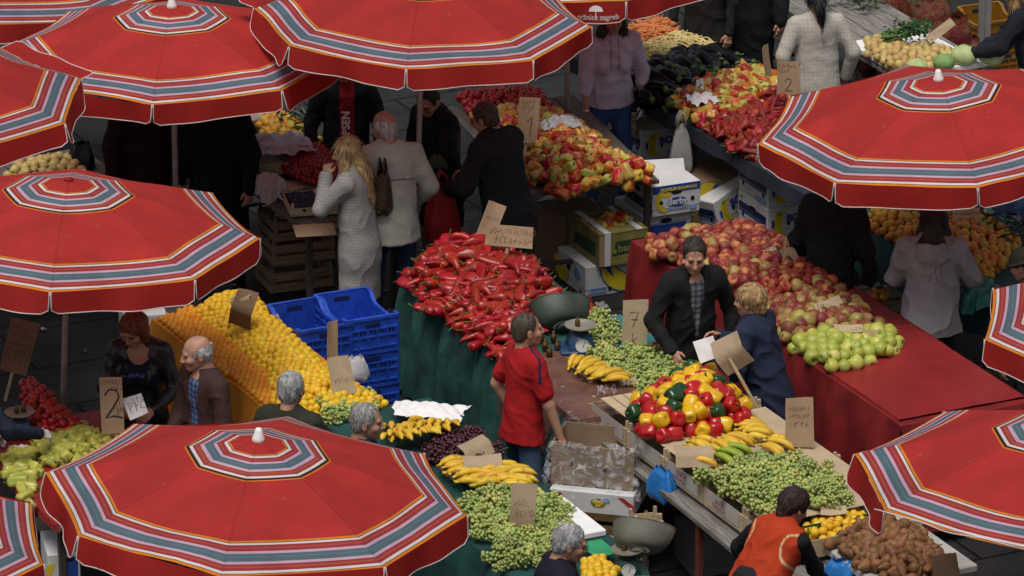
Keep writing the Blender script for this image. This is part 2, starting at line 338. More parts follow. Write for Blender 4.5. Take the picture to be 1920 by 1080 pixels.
def umbrella(label,c,R,rot,tilt,seed,cap=True,flares={},logo=None,rim=2.1):
    q=(CAM_H-rim)/(CAM_H-2.1); c=(c[0]*q,(c[1]+CAM_D)*q-CAM_D); R*=q
    u=thing('market_umbrella',label,'umbrella',group='red striped market umbrellas')
    ang=math.radians(rot); Rm=Euler((math.atan(tilt[1]),-math.atan(tilt[0]),0)).to_matrix()
    full=Rm@Euler((0,0,ang)).to_matrix()
    u.rotation_euler=full.to_euler(); u.location=Vector((c[0],c[1],rim))-full@Vector((0,0,ZR))
    link('canopy',canopy_mesh(R,seed),u)
    pts={}
    for k in range(8):
        v,pt=valance(R,k,u,seed,flares.get(k,0)); pts[k]=(v,pt)
    mb=MB(); mb.tube([(0,0,ZR-rim+.06),(0,0,ZR+RISE-.02)],.021,10); mb.build('pole',[M_pole],u)
    mb=MB(); zb=ZR-rim; mb.lathe([(.26,0.005),(.26,.05),(.22,.08),(.05,.09),(.04,.3),(.025,.31)],20); mb.build('base',[M_base],u,loc=(0,0,zb))
    for k in range(8):
        a=k*PI/4; mb=MB(); mb.tube([(.03*math.cos(a),.03*math.sin(a),ZR+RISE-.035),(R*.97*math.cos(a),R*.97*math.sin(a),ZR-.012)],.007,6)
        mb.tube([(.03*math.cos(a),.03*math.sin(a),ZR-.12),(R*.5*math.cos(a),R*.5*math.sin(a),ZR+RISE*.5-.02)],.006,6); mb.build('rib',[M_rib],u)
    mb=MB()
    if cap: mb.lathe([(.038,ZR+RISE-.02),(.037,ZR+RISE+.012),(.027,ZR+RISE+.03),(.023,ZR+RISE+.055),(.015,ZR+RISE+.070),(.004,ZR+RISE+.073)],14); mb.build('finial',[M_cap],u)
    else: mb.lathe([(.03,ZR+RISE-.01),(.028,ZR+RISE+.012),(.006,ZR+RISE+.02)],10); mb.build('finial',[M_val],u)
    if logo is not None:
        v,pt=pts[logo]; M_l=mat('print_white',(.75,.7,.7),.7,var=.05)
        mid=pt(.5,.5); e=(pt(.6,.5)-pt(.4,.5)).normalized(); upv=(pt(.5,.2)-pt(.5,.8)).normalized(); n=e.cross(upv)
        L_=(pt(1,.5)-pt(0,.5)).length
        def sew(me,dx,dz,swap):   # lay the print on the rippled cloth, vertex by vertex
            for v_ in me.vertices:
                lx,lz=v_.co.x+dx,(v_.co.z if swap else v_.co.y)+dz
                v_.co=pt(.5+lx/L_,.5-lz/.155)+n*.004
            me.update()
        me=text_mesh('lettering','tržnice zagreb',.055,M_l,bold=.0016); sew(me,.27,-.048,False); link('lettering',me,v)
        mb=MB()
        for k in range(8):
            a0,a1=PI*k/8,PI*(k+1)/8; mb.add([(0,0,0),(.055*math.cos(a0),0,.045*math.sin(a0)),(.055*math.cos(a1),0,.045*math.sin(a1))],[(0,1,2)])
        V,F=stroke([(0,0),(0,-.03),(.008,-.036)],.006); mb.add(V,F)
        me=mb.mesh('emblem',[M_l]); sew(me,.25,.012,True); link('emblem',me,v)
    return u
umbrella('large red striped umbrella at the lower left, nearest to the camera, with a white cap',(-1.49,-9.03),1.241,-6.4,(-.062,-.007),1)
umbrella('red striped umbrella at the left edge without a white cap, above the yellow citrus stall',(-2.95,-4.49),1.279,-.4,(-.052,-.022),2,cap=False)
umbrella('red striped umbrella at the upper left with white cap, tucked under the topmost centre one',(-2.49,-.64),1.257,-3,(-.003,0),3)
umbrella('red striped umbrella at the top centre shading the shoppers in dark coats',(-.67,.17),1.271,-4.4,(-.034,-.001),4,flares={3:1.75,4:.3},rim=2.4)
umbrella('red striped umbrella at the right with white cap, above the long haired person',(3.01,-2.34),1.299,6.8,(.067,.021),5)
umbrella('red striped umbrella cut by the lower right corner, above the brown pears',(3.23,-8.75),1.249,-15.7,(-.004,-.035),6,flares={5:2.0})
umbrella('red striped umbrella of which only one corner shows at the right edge',(4.17,-6.24),1.249,14.4,(-.001,-.012),7)
umbrella('red striped umbrella cut by the left edge, just below the topmost left one',(-4.28,-1.77),1.251,20,(.001,.017),8,flares={0:1.7},rim=2.38)
umbrella('red striped umbrella farthest back in the upper left corner',(-3.73,1.19),1.255,-13.2,(-.006,-.003),9,rim=1.88)
umbrella('red umbrella at the top edge with white lettering and emblem on its flap',(.43,1.73),1.253,-24.8,(.002,0),10,logo=6)
umbrella('red striped umbrella of which only a corner shows at the lower left corner',(-3.84,-9.80),1.245,-13.4,(.009,-.02),11)
# ------------------------------------------------------------------ market tables
M_plank=wood_mat('weathered_plank',(.11,.095,.08),along='Y'); M_plank2=wood_mat('grey_plank',(.20,.185,.17),var=.45,along='Y')
M_leg=mat('table_leg_iron',(.06,.045,.04),.6,var=.2); M_legred=mat('table_leg_red',(.16,.04,.03),.6)
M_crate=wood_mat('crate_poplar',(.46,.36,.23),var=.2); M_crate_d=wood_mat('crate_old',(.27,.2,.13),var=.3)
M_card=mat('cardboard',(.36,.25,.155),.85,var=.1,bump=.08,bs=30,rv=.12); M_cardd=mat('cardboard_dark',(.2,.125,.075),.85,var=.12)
M_kraft=mat('kraft_paper',(.36,.27,.18),.8,var=.1,bump=.3,bs=14,rv=.15)
M_ink=mat('ink',(.02,.018,.02),.6,var=0); M_inkr=mat('ink_red',(.3,.03,.04),.6,var=0); M_pencil=mat('pencil_brown',(.17,.08,.05),.7,var=0)
M_white=mat('paper_white',(.78,.77,.78),.8,var=.04,bump=.25,bs=12)
RA=math.radians(26); RD=Vector((math.sin(RA),-math.cos(RA),0)); CD=Vector((math.cos(RA),math.sin(RA),0))   # along a row, across a row
def quad(p0,p1,p2,z):
    a,b,c=at(*p0,z),at(*p1,z),at(*p2,z); return a,(b-a),(c-a)
def table(label,p0,p1,p2,z=.85,red=False,over=0,plankmat=None,planks=6):
    O,A,B=quad(p0,p1,p2,z); B=B-A.normalized()*B.dot(A.normalized())   # square corners
    t=thing('market_table',label,'table',(O.x,O.y,0),math.atan2(B.y,B.x),group='long market tables')
    L,W=A.length,B.length; mb=MB()
    for i in range(planks):
        w=W/planks; mb.box((w*(i+.5),-L/2,z-.02),(w-.008,L,.035-.002*(i%3)),bev=.003)
    mb.build('tabletop',[plankmat or M_plank],t)
    n=max(2,int(L/1.6)+1)
    for i in range(n):
        y=-.12-(L-.24)*i/(n-1)
        for x in(.06,W-.06):
            mb=MB(); mb.box((0,0,(z-.04)/2),(.045,.045,z-.04),bev=.004); mb.build('leg',[M_legred if red else M_leg],t,(x,y,0))
        mb=MB(); mb.box((W/2,y,.22),(W-.17,.03,.03)); mb.build('crossbar',[M_leg],t)
    return t,L,W
def wav(x,y,s): return math.sin(x*3.1+s)*math.sin(y*2.7+s*1.7)*.5+math.sin(x*7.3+y*5.1+s)*.3+math.sin(x*13+y*17+s*2)*.2
def cloth(label,t3,mats,drop=(0,.5,0,.5),off=.012,seed=1,amp=.02,name='tablecloth',cat='tablecloth',a0=0,a1=1,over=.02):
    """sheet on a table: drop = hang below the top at back end, left side, front end, right side; a0..a1 the stretch of table it covers"""
    t,L,W=t3; z=t.children[0].bound_box[1][2] if False else None
    zt=t['z_top']+off; r_=random.Random(seed)
    y0,y1=-a0*L+over*(a0==0),-a1*L-over*(a1==1); x0,x1=-over,W+over
    V=[];F=[];n_in=24
    nx=max(6,int((x1-x0)/.06)); ny=max(6,int((y0-y1)/.06))
    mb=MB()
    mb.grid(lambda i,j:(x0+(x1-x0)*i,y1+(y0-y1)*j,zt+.004*wav(i*6,j*9,seed)),nx,ny)
    def side(p,q,nrm,h):
        if h<=0: return
        p,q,nrm=Vector(p),Vector(q),Vector(nrm); n=max(8,int((q-p).length/.035)); k=(q-p).length
        def fn(i,j):
            s=j*h; rip=amp*(math.sin(i*k*11+seed)+.6*math.sin(i*k*23+seed*2)+.5*math.sin(i*k*5.3+seed*3+s*2))*min(1,s/.25+.06)
            b=p.lerp(q,i); hh=s*(1+.05*math.sin(i*k*4+seed)+.03*math.sin(i*k*9))
            return b+nrm*(rip+.015*min(1,s*6)+.10*s+amp*min(1,s/.25))+Vector((0,0,zt-hh+.004*wav(i*6,0,seed)))
        mb.grid(fn,n,max(4,int(h/.06)))
    side((x1,y0,0),(x0,y0,0),(0,1,0),drop[0]); side((x0,y0,0),(x0,y1,0),(-1,0,0),drop[1]); side((x0,y1,0),(x1,y1,0),(0,-1,0),drop[2]); side((x1,y1,0),(x1,y0,0),(1,0,0),drop[3])
    o=mb.build(name,mats); o.location=t.location; o.rotation_euler=t.rotation_euler
    return meta(o,label,cat)
def tab(label,p0,p1,p2,z=.85,**k):
    t,L,W=table(label,p0,p1,p2,z,**k); t['z_top']=z; return t,L,W
M_yel=mat('cloth_ochre',(.52,.20,.012),.75,var=.15,vs=4,bump=.2,bs=9); M_grn=mat('cloth_bottle_green',(.008,.050,.045),.75,var=.4,vs=4,bump=.5,bs=9,col2=(.02,.075,.065),thr=(.55,.75),c2s=7)
M_redc=mat('cloth_dark_red',(.165,.010,.011),.65,var=.35,vs=4,bump=.4,bs=8); M_brn=mat('oilcloth_brown',(.14,.065,.05),.35,var=.3,vs=9,bump=.2,bs=18,col2=(.3,.22,.2),thr=(.66,.72),c2s=14)
M_tealc=mat('cloth_dark_teal',(.010,.05,.055),.75,var=.3); M_navy=mat('cloth_navy',(.012,.014,.025),.8,var=.3); M_redl=mat('cloth_red_top',(.235,.018,.020),.42,var=.16,vs=3,bump=.25,bs=5)
tA1=tab('long table under the ochre cloth, heaped with yellow citrus fruit',(292,602),(512,777),(466,572))
cloth('ochre yellow cloth hanging from the citrus table',tA1,[M_yel],(.1,.75,.1,.3),seed=1)
tA2=tab('table under dark green cloth in front of the older shoppers, with bananas and grapes',(600,788),(985,1100),(803,752))
cloth('dark green cloth on the table with bananas and green grapes',tA2,[M_grn],(.12,.6,.2,.25),seed=2)
tB1=tab('table of plums and small tomatoes at the upper left, crates stored below',(330,252),(578,434),(505,222))
tB2=tab('long table under the bottle green cloth, heaped with red pointed peppers',(762,522),(1082,792),(975,483))
cloth('bottle green cloth hanging to the ground from the red pepper table',tB2,[M_grn],(.6,.80,.1,.35),seed=3,amp=.03)
tB3=tab('plank table with red legs under the crates of bell peppers and grapes',(1092,800),(1520,1150),(1325,768),z=.76,red=True,plankmat=M_plank2)
tC1=tab('table heaped with mixed light peppers, banana boxes beside it',(835,200),(985,362),(1062,162))
tC2=tab('long table under dark red cloth, heaped with apples and half empty',(1190,455),(1692,800),(1412,418))
cloth('dark red cloth covering the apple table',tC2,[M_redc],(.5,.8,.75,.3),seed=5)
cloth('bright red sheet lying on the empty end of the apple table',tC2,[M_redl],(0,.03,0,.02),off=.028,seed=6,a0=.6,a1=.985,over=-.01,name='table_cover',cat='cover')
tD1=tab('table of eggplants, beans and carrots at the top of the market',(1075,108),(1520,372),(1300,75))
cloth('dark navy cloth under the eggplants and peppers',tD1,[M_navy],(0,.1,.1,.1),seed=7)
tD2=tab('table with dark teal cloth behind the long haired person, heaped with oranges',(1575,408),(1860,560),(1800,365))
cloth('dark teal cloth hanging from the orange table',tD2,[M_tealc],(.1,.3,.1,.1),seed=8)
tE=tab('bare grey plank table at the upper right with onions and cabbages at its near end',(1400,-28),(1800,220),(1565,-53),plankmat=M_plank2,planks=7)
tZ=tab('table at the left edge with tomatoes and pale peppers',(-60,815),(110,988),(185,772),z=.82)
cloth('dark red sheet under the pale peppers',tZ,[M_redl],(0,.04,.05,.05),seed=9,a0=0,a1=.99,name='table_cover',cat='cover')
tZ2=tab('table deep in the shade under the left umbrellas',(-160,330),(-20,430),(130,262))
# ------------------------------------------------------------------ fruit and vegetables
def blob(prof,n,mats,lob=0,lamp=0,bend=0.,stem=None,dent=0.,seed=0,capn=0):
    """turned body along +Z with lobes, dents and a bend; first capn rings take material 1"""
    r_=random.Random(seed); V=[];F=[];M=[]; ph=[r_.uniform(0,6) for _ in range(6)]
    z0=prof[0][1]; z1=prof[-1][1]
    for r,z in prof:
        f=(z-z0)/(z1-z0) if z1!=z0 else 0
        for k in range(n):
            g=2*PI*k/n; q=r*(1+lamp*math.cos(lob*g+ph[0]))*(1+dent*math.sin(2*g+ph[1]+f*4)+dent*math.sin(3*g+ph[2]-f*7))
            V.append((q*math.cos(g)+bend*math.sin(PI*f*.9)*1.0, q*math.sin(g), z))
    m=len(prof)
    for i in range(m-1):
        for k in range(n):
            k2=(k+1)%n; F.append((i*n+k,i*n+k2,(i+1)*n+k2,(i+1)*n+k)); M.append(1 if i>=m-1-capn else 0)
    F.append(tuple(range(n))[::-1]); M.append(0); F.append(tuple(range((m-1)*n,m*n))); M.append(1 if capn else 0)
    mb=MB(); mb.V=V;mb.F=F;mb.M=M;mb.S=[True]*len(F)
    if stem:
        x,z,l,rr=stem; a=r_.uniform(0,6)
        mb.tube([(x,0,z-.004),(x+.15*l*math.cos(a),.15*l*math.sin(a),z+l*.5),(x+.6*l*math.cos(a),.6*l*math.sin(a),z+l)],[rr*1.5,rr,rr*1.1],5,1)
    return mb
def shift(mb,c): mb.V=[(v[0]-c[0],v[1]-c[1],v[2]-c[2]) for v in mb.V]; return mb
def sph(r,sq=1.,n=9,dimple=0.): # profile of a rounded fruit
    P=[]
    m=7
    for i in range(m+1):
        a=-PI/2+PI*i/m; z=r*sq*math.sin(a); q=r*math.cos(a)
        if i==m: q=.10*r; z-=dimple
        if i==0: q=.10*r; z+=dimple*.6
        P.append((q,z))
    return P
G_stem=mat('stem_green',(.07,.13,.025),.6,var=.2); G_stemb=mat('stem_brown',(.08,.05,.025),.8)
M_mand=mat('mandarin_skin',(.62,.235,.008),.45,var=.08,vs=20,bump=.12,bs=220,rv=.1,rh=.012,spec=.4)
M_cit=mat('citrus_skin',(.70,.42,.016),.45,var=.08,vs=14,bump=.12,bs=220,rv=.12,rh=.014,spec=.4,col2=(.46,.40,.03),thr=(.68,.78),c2s=14)
M_appr=mat('apple_red',(.22,.024,.018),.45,var=.18,vs=18,rv=.35,rh=.012,spec=.3,col2=(.36,.14,.055),thr=(.5,.68),c2s=18)
M_appm=mat('apple_mixed',(.22,.045,.028),.48,var=.12,vs=18,rv=.3,rh=.02,spec=.4,col2=(.28,.22,.06),thr=(.42,.62),c2s=15)
M_appg=mat('apple_green',(.36,.40,.065),.42,var=.08,vs=18,rv=.12,rh=.012,spec=.45,col2=(.52,.5,.12),thr=(.55,.7),c2s=10)
M_pepr=mat('pepper_red',(.33,.014,.010),.33,var=.15,vs=14,rv=.25,rh=.008,spec=.5,coat=.06,col2=(.16,.02,.012),thr=(.62,.75),c2s=11)
M_pepl=mat('pepper_red_orange',(.44,.040,.010),.33,var=.15,vs=14,rv=.25,rh=.03,spec=.5,coat=.06,col2=(.50,.33,.06),thr=(.53,.66),c2s=13)
M_pepy=mat('pepper_pale_orange',(.52,.36,.07),.3,var=.12,vs=14,rv=.2,rh=.02,spec=.5,coat=.2,col2=(.52,.12,.018),thr=(.55,.68),c2s=13)
M_dry=mat('pepper_wrinkled',(.22,.014,.010),.45,var=.3,vs=20,rv=.35,rh=.01,spec=.35,bump=.3,bs=60); M_pale=mat('pepper_pale_green',(.42,.42,.075),.32,var=.12,vs=10,rv=.15,rh=.014,spec=.45,coat=.05)
M_belr=mat('bell_red',(.40,.008,.008),.2,var=.08,vs=10,rv=.15,spec=.5,coat=.08); M_bely=mat('bell_yellow',(.70,.40,.008),.2,var=.06,rv=.1,spec=.5,coat=.08); M_belg=mat('bell_green',(.012,.06,.018),.2,var=.1,rv=.2,spec=.5,coat=.08)
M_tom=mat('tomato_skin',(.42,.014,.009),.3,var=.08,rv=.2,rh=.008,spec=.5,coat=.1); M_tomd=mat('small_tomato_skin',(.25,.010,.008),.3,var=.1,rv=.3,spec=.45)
M_egg=mat('eggplant_skin',(.004,.003,.006),.24,var=.2,rv=.3,spec=.16); M_carr=mat('carrot_skin',(.50,.17,.05),.6,var=.15,vs=12,rv=.2,rh=.01)
M_bean=mat('bean_pod',(.54,.46,.19),.5,var=.1,rv=.2,rh=.012); M_pear=mat('brown_pear_skin',(.19,.085,.034),.55,var=.25,vs=16,rv=.25,rh=.01,bump=.1,bs=60)
M_oni=mat('onion_skin',(.50,.34,.13),.45,var=.15,rv=.2,rh=.012,col2=(.42,.36,.1),thr=(.55,.7)); M_plum=mat('plum_skin',(.015,.013,.035),.5,var=.3,rv=.35)
M_ora=mat('orange_skin',(.52,.22,.02),.45,var=.1,vs=14,bump=.12,bs=200,rv=.22,rh=.016,col2=(.33,.28,.04),thr=(.5,.66),c2s=12)
M_cab=mat('cabbage_leaf',(.42,.48,.22),.6,var=.2,vs=9,bump=.5,bs=10); M_cabg=mat('cabbage_leaf_green',(.20,.34,.11),.6,var=.2,vs=9,bump=.5,bs=10)
M_gra=mat('grape_skin_green',(.31,.37,.10),.4,var=.32,vs=38,rv=.22,rh=.022,col2=(.40,.38,.11),thr=(.58,.7),c2s=26,spec=.45,coat=.08); M_grap=mat('grape_skin_purple',(.06,.014,.024),.35,var=.3,vs=30,rv=.3,spec=.45)
M_ban=mat('banana_peel',(.66,.42,.035),.5,var=.1,vs=14,rv=.1,rh=.01,col2=(.45,.24,.03),thr=(.66,.74),c2s=22); M_bang=mat('banana_peel_green',(.27,.36,.035),.5,var=.12,vs=12,rv=.08); M_bant=mat('banana_tip',(.05,.035,.02),.8)
PR={}
def protos(kind):
    if kind in PR: return PR[kind]
    L=[]; nv={'mandarin':2,'citrus':2,'orange':2,'tomato':3,'small_tomato':2,'plum':2}.get(kind,5)
    for s in range(nv):
        r_=random.Random(s*17+3); j=lambda a:r_.uniform(1-a,1+a)
        if kind=='mandarin': mb=blob(sph(.027,.86),9,0,dent=.01,seed=s); ms=[M_mand,G_stem]
        elif kind=='citrus': mb=blob(sph(.031*j(.06),.92),9,0,dent=.015,seed=s); ms=[M_cit,G_stem]
        elif kind=='orange': mb=blob(sph(.036*j(.06),.92),10,0,dent=.015,seed=s); ms=[M_ora,G_stem]
        elif kind=='tomato': mb=blob(sph(.034*j(.08),.8,dimple=.006),12,0,lob=5,lamp=.03,dent=.02,seed=s,stem=(0,.022,.012,.003)); ms=[M_tom,G_stem]
        elif kind=='small_tomato': mb=blob(sph(.022*j(.1),.9),8,0,dent=.02,seed=s); ms=[M_tomd,G_stem]
        elif kind=='plum': mb=blob(sph(.017*j(.1),1.2),8,0,seed=s); ms=[M_plum,G_stem]
        elif kind.startswith('apple'):
            R=1.22*j(.1); mb=blob([(a*R,b*R) for a,b in [(.006,-.030),(.019,-.036),(.032,-.028),(.040,-.008),(.0415,.008),(.037,.024),(.026,.034),(.014,.034),(.005,.026)]],14,0,lob=5,lamp=.02,dent=.02,seed=s,stem=(0,.026,.016,.0017)); ms=[{'apple_red':M_appr,'apple_mixed':M_appm,'apple_green':M_appg}[kind],G_stemb]
        elif kind=='red_pepper':
            l=.205*j(.2); w=.038*j(.15); mb=blob([(.003,0),(w*.3,l*.1),(w*.62,l*.3),(w*.88,l*.55),(w,l*.78),(w*.92,l*.92),(w*.55,l*.99),(w*.2,l*.975)],12,0,lob=3,lamp=.13,bend=r_.uniform(-.045,.045),dent=.15,seed=s,stem=(0,l*.98,.042,.0042)); shift(mb,(0,0,l*.5)); ms=[M_pepr,G_stem]
        elif kind=='dry_pepper':
            l=.17*j(.2); w=.036*j(.2); mb=blob([(.003,0),(w*.5,l*.15),(w*.7,l*.35),(w*1.0,l*.55),(w*.8,l*.75),(w*.9,l*.92),(w*.5,l*.99),(w*.2,l*.975)],14,0,lob=3,lamp=.25,bend=r_.uniform(-.06,.06),dent=.34,seed=s,stem=(0,l*.98,.035,.004)); shift(mb,(0,0,l*.5)); ms=[M_dry,G_stem]
        elif kind in('light_pepper','pale_orange_pepper','pale_pepper'):
            l={'pale_pepper':.125}.get(kind,.122)*j(.15); w={'pale_pepper':.037}.get(kind,.043)*j(.12)
            mb=blob([(w*.15,.008),(w*.62,0),(w*.86,l*.08),(w*.92,l*.35),(w,l*.65),(w*.95,l*.85),(w*.65,l*.97),(w*.2,l*.93)],16,0,lob=4,lamp=.15,bend=r_.uniform(-.01,.01),dent=.06,seed=s,stem=(0,l*.93,.03,.0045)); shift(mb,(0,0,l*.5)); ms=[{'light_pepper':M_pepl,'pale_orange_pepper':M_pepy,'pale_pepper':M_pale}[kind],G_stem]
        elif kind.startswith('bell'):
            l=.108*j(.10); w=.055*j(.08); mb=blob([(w*.12,.012),(w*.45,0),(w*.8,l*.06),(w*.95,l*.3),(w,l*.6),(w*.96,l*.84),(w*.75,l*.97),(w*.4,l*.98),(w*.16,l*.90)],20,0,lob=4,lamp=.085,dent=.03,seed=s,stem=(0,l*.90,.028,.006)); shift(mb,(0,0,l*.5)); ms=[{'bell_red':M_belr,'bell_yellow':M_bely,'bell_green':M_belg}[kind],G_stem]
        elif kind=='eggplant':
            l=.27*j(.14); w=.060*j(.1); mb=blob([(.004,0),(w*.6,l*.04),(w*.95,l*.16),(w,l*.32),(w*.85,l*.58),(w*.62,l*.8),(w*.5,l*.9),(w*.42,l*.97),(w*.15,l)],12,0,bend=r_.uniform(-.03,.03),seed=s,stem=(0,l*.99,.04,.006),capn=2); shift(mb,(0,0,l*.5)); ms=[M_egg,G_stem]
        elif kind=='carrot': l=.17*j(.2); mb=blob([(.001,0),(.006,l*.2),(.011,l*.6),(.014,l*.93),(.006,l)],7,0,bend=r_.uniform(-.02,.02),seed=s); shift(mb,(0,0,l*.5)); ms=[M_carr,G_stem]
        elif kind=='bean':
            mb=MB(); a=r_.uniform(.02,.05); mb.tube([(a*math.cos(q*PI-PI/2)*1.,r_.uniform(-.004,.004),(q-.5)*.19) for q in [i/6 for i in range(7)]],[.002,.0065,.0075,.0075,.0075,.0065,.002],5); ms=[M_bean]
        elif kind=='pear': l=.105*j(.12); w=.034*j(.12); mb=blob([(.004,.003),(w*.7,.004),(w,l*.22),(w*.97,l*.42),(w*.7,l*.66),(w*.42,l*.85),(w*.2,l*.97),(.003,l)],11,0,dent=.05,bend=r_.uniform(-.008,.008),seed=s,stem=(0,l*.97,.015,.0025)); shift(mb,(0,0,l*.45)); ms=[M_pear,G_stemb]
        elif kind=='onion': mb=blob([(.004,-.034),(.022,-.032),(.037,-.012),(.039,.004),(.03,.022),(.012,.034),(.005,.044),(.002,.05)],11,0,dent=.03,seed=s); ms=[M_oni,G_stemb]
        elif kind in('grape_green','grape_purple'):
            mb=MB(); gr=[]; n=52
            ico=[(0,0,1)]+[(math.cos(a)*.894,math.sin(a)*.894,.447) for a in [2*PI*i/5 for i in range(5)]]+[(math.cos(a)*.894,math.sin(a)*.894,-.447) for a in [2*PI*(i+.5)/5 for i in range(5)]]+[(0,0,-1)]
            fs=[(0,1+i,1+(i+1)%5) for i in range(5)]+[(1+i,6+i,1+(i+1)%5) for i in range(5)]+[(6+i,6+(i+1)%5,1+(i+1)%5) for i in range(5)]+[(11,6+(i+1)%5,6+i) for i in range(5)]
            V=[Vector(v).normalized() for v in ico]; F=[]; cache={}
            def mid(a,b):
                k=(min(a,b),max(a,b))
                if k not in cache: cache[k]=len(V); V.append(((V[a]+V[b])/2).normalized())
                return cache[k]
            for a,b,c in fs:
                x,y,z=mid(a,b),mid(b,c),mid(c,a); F+=[(a,x,z),(b,y,x),(c,z,y),(x,y,z)]
            tries=0
            while len(gr)<n and tries<3000:
                tries+=1; f=r_.random(); Rr=.062*(1-.6*f)*1.0; a=r_.uniform(0,2*PI); q=Rr*math.sqrt(r_.random()); p=Vector((q*math.cos(a),q*math.sin(a)*.75,f*.20-.10))
                if all((p-g).length>.0180 for g in gr): gr.append(p)
            for p in gr:
                rr=.0125*r_.uniform(.75,1.15); mb.add([tuple(p+v*rr) for v in V],F,0,True)
            mb.tube([(0,0,-.09),(.004,0,-.13)],.003,5,1); ms=[M_gra if kind=='grape_green' else M_grap,G_stem]
        L.append(mb.mesh(kind,ms))
    PR[kind]=L; return L
def inside(p,P):
    c=False; n=len(P)
    for i in range(n):
        a,b=P[i],P[(i+1)%n]
        if (a[1]>p[1])!=(b[1]>p[1]) and p[0]<(b[0]-a[0])*(p[1]-a[1])/(b[1]-a[1])+a[0]: c=not c
    return c
def edist(p,P):
    d=9
    for i in range(len(P)):
        a,b=P[i],P[(i+1)%len(P)]; ax,ay=b[0]-a[0],b[1]-a[1]; t=max(0,min(1,((p[0]-a[0])*ax+(p[1]-a[1])*ay)/(ax*ax+ay*ay+1e-9)))
        d=min(d,math.hypot(p[0]-a[0]-ax*t,p[1]-a[1]-ay*t))
    return d
def scatter(poly,z,sp,hmax,slope=.7,jit=.25,seed=1,zp=None,rot=RA):
    P=[at(u,v,z if zp is None else zp) for u,v in poly]; P=[(p.x,p.y) for p in P]; r_=random.Random(seed)
    x0,x1=min(p[0] for p in P),max(p[0] for p in P); y0,y1=min(p[1] for p in P),max(p[1] for p in P); cx,cy=(x0+x1)/2,(y0+y1)/2; R=max(x1-x0,y1-y0)
    out=[]; n=int(R/sp)+2; ca,sa=math.cos(rot),math.sin(rot)
    for j in range(-n,n+1):
        for i in range(-n,n+1):
            a=(i+.5*(j%2))*sp; b=j*sp*.87; p=(cx+a*ca-b*sa,cy+a*sa+b*ca)
            if not inside(p,P): continue
            d=edist(p,P); h=hmax*(1-math.exp(-d*slope/max(hmax,1e-4)*1.3)) if hmax>0 else 0
            h*=1+.12*wav(p[0]*2,p[1]*2,seed)
            out.append((Vector((p[0]+r_.uniform(-jit,jit)*sp,p[1]+r_.uniform(-jit,jit)*sp,z+h)),d))
    return out
JOIN={}
def joined(name,kind,places,label,cat):
    """one mesh of the many that cannot be told apart"""
    V=[];F=[];M=[];o=0; pr=protos(kind)
    data=[(np.array([v.co[:] for v in me.vertices]),[tuple(p.vertices) for p in me.polygons],[p.material_index for p in me.polygons]) for me in pr]
    for i,(p,r,s) in enumerate(places):
        v,f,m=data[i%len(data)]; R=np.array(r.to_matrix())*s
        V.append(v@R.T+np.array(p)); F+= [tuple(a+o for a in q) for q in f]; M+=m; o+=len(v)
    me=newmesh(name,np.concatenate(V),F,list(pr[0].materials),M,True); ob=link(name,me)
    return meta(ob,label,cat,kind='stuff')
QUOTA={}
def heap(kind,name,poly,z,sp,hmax,label,cat,group,slope=.7,ori='any',quota=300,layers=1,drop=.5,seed=1,jit=.25,zp=None,lift=.5,sv=.12,mix=None,rad=None):
    """heap of single fruits; those beyond the quota and those lying beneath become one mass"""
    S=scatter(poly,z,sp,hmax,slope,jit,seed,zp); r_=random.Random(seed*7+1)
    rad=rad or sp*.5
    def ro():
        if ori=='any': return Euler((r_.uniform(0,6.3),r_.uniform(0,6.3),r_.uniform(0,6.3)))
        if ori=='flat': return Euler((PI/2+r_.uniform(-.45,.45),r_.uniform(0,6.3),r_.uniform(0,6.3)))
        if ori=='up': return Euler((r_.uniform(-.6,.6),r_.uniform(-.6,.6),r_.uniform(0,6.3)))
        if ori=='row': return Euler((PI/2+r_.uniform(-.35,.35),r_.uniform(0,6.3),RA+r_.uniform(-.6,.6)))
        if ori=='cross': return Euler((PI/2+r_.uniform(-.2,.2),r_.uniform(0,6.3),RA+PI/2+r_.uniform(-.5,.5)))
    S.sort(key=lambda q:q[0].y)
    qk=name if name=='grape_bunch' else group; used=QUOTA.get(qk,0); lim=max(0,quota-used); under=[]; over=[]
    for i,(p,d) in enumerate(S):
        q=p+Vector((0,0,rad*lift+r_.uniform(-.12,.12)*sp)); s=r_.uniform(1-sv,1+sv)
        if i<lim:
            k=kind
            if mix: k=r_.choices([m[0] for m in mix],[m[1] for m in mix])[0]
            pr=protos(k); o=link(name,r_.choice(pr),None,q,ro()); o.scale=(s,s,s); meta(o,label,cat,group)
        else: over.append((q,ro(),s))
    QUOTA[qk]=used+min(len(S),lim)
    if layers:
        S2=scatter(poly,z,sp*1.1,hmax,slope,jit,seed+50,zp)
        for p,d in S2:
            if p.z-z<rad*.6: continue
            under.append((p+Vector((0,0,rad*lift-sp*drop-rad*.2)),ro(),1.))
    if over or under: joined(name+'_heap',kind,over+under,'mass of '+label.split(' lying')[0].split(' in ')[0]+' beneath and behind the nearest ones of its heap',cat)
    return S
def P(*a): return list(a)
# ---- row A: citrus
heap('citrus','citrus_fruit',P((365,568),(400,545),(475,538),(525,588),(612,672),(722,738),(705,752),(640,752),(560,765),(515,742),(505,690)),.86,.050,.16,'round yellow citrus fruit lying in the big open heap on the ochre cloth','citrus fruit','yellow citrus fruits in the heap',seed=2,zp=.95)
heap('mandarin','mandarin',P((300,592),(362,568),(505,690),(517,742),(497,755)),.855,.042,.0,'small orange mandarin lying in tidy rows along the edge of the ochre table','mandarin','mandarins in rows',seed=3,jit=.08,layers=0,zp=.90,lift=1.0,sv=.05)
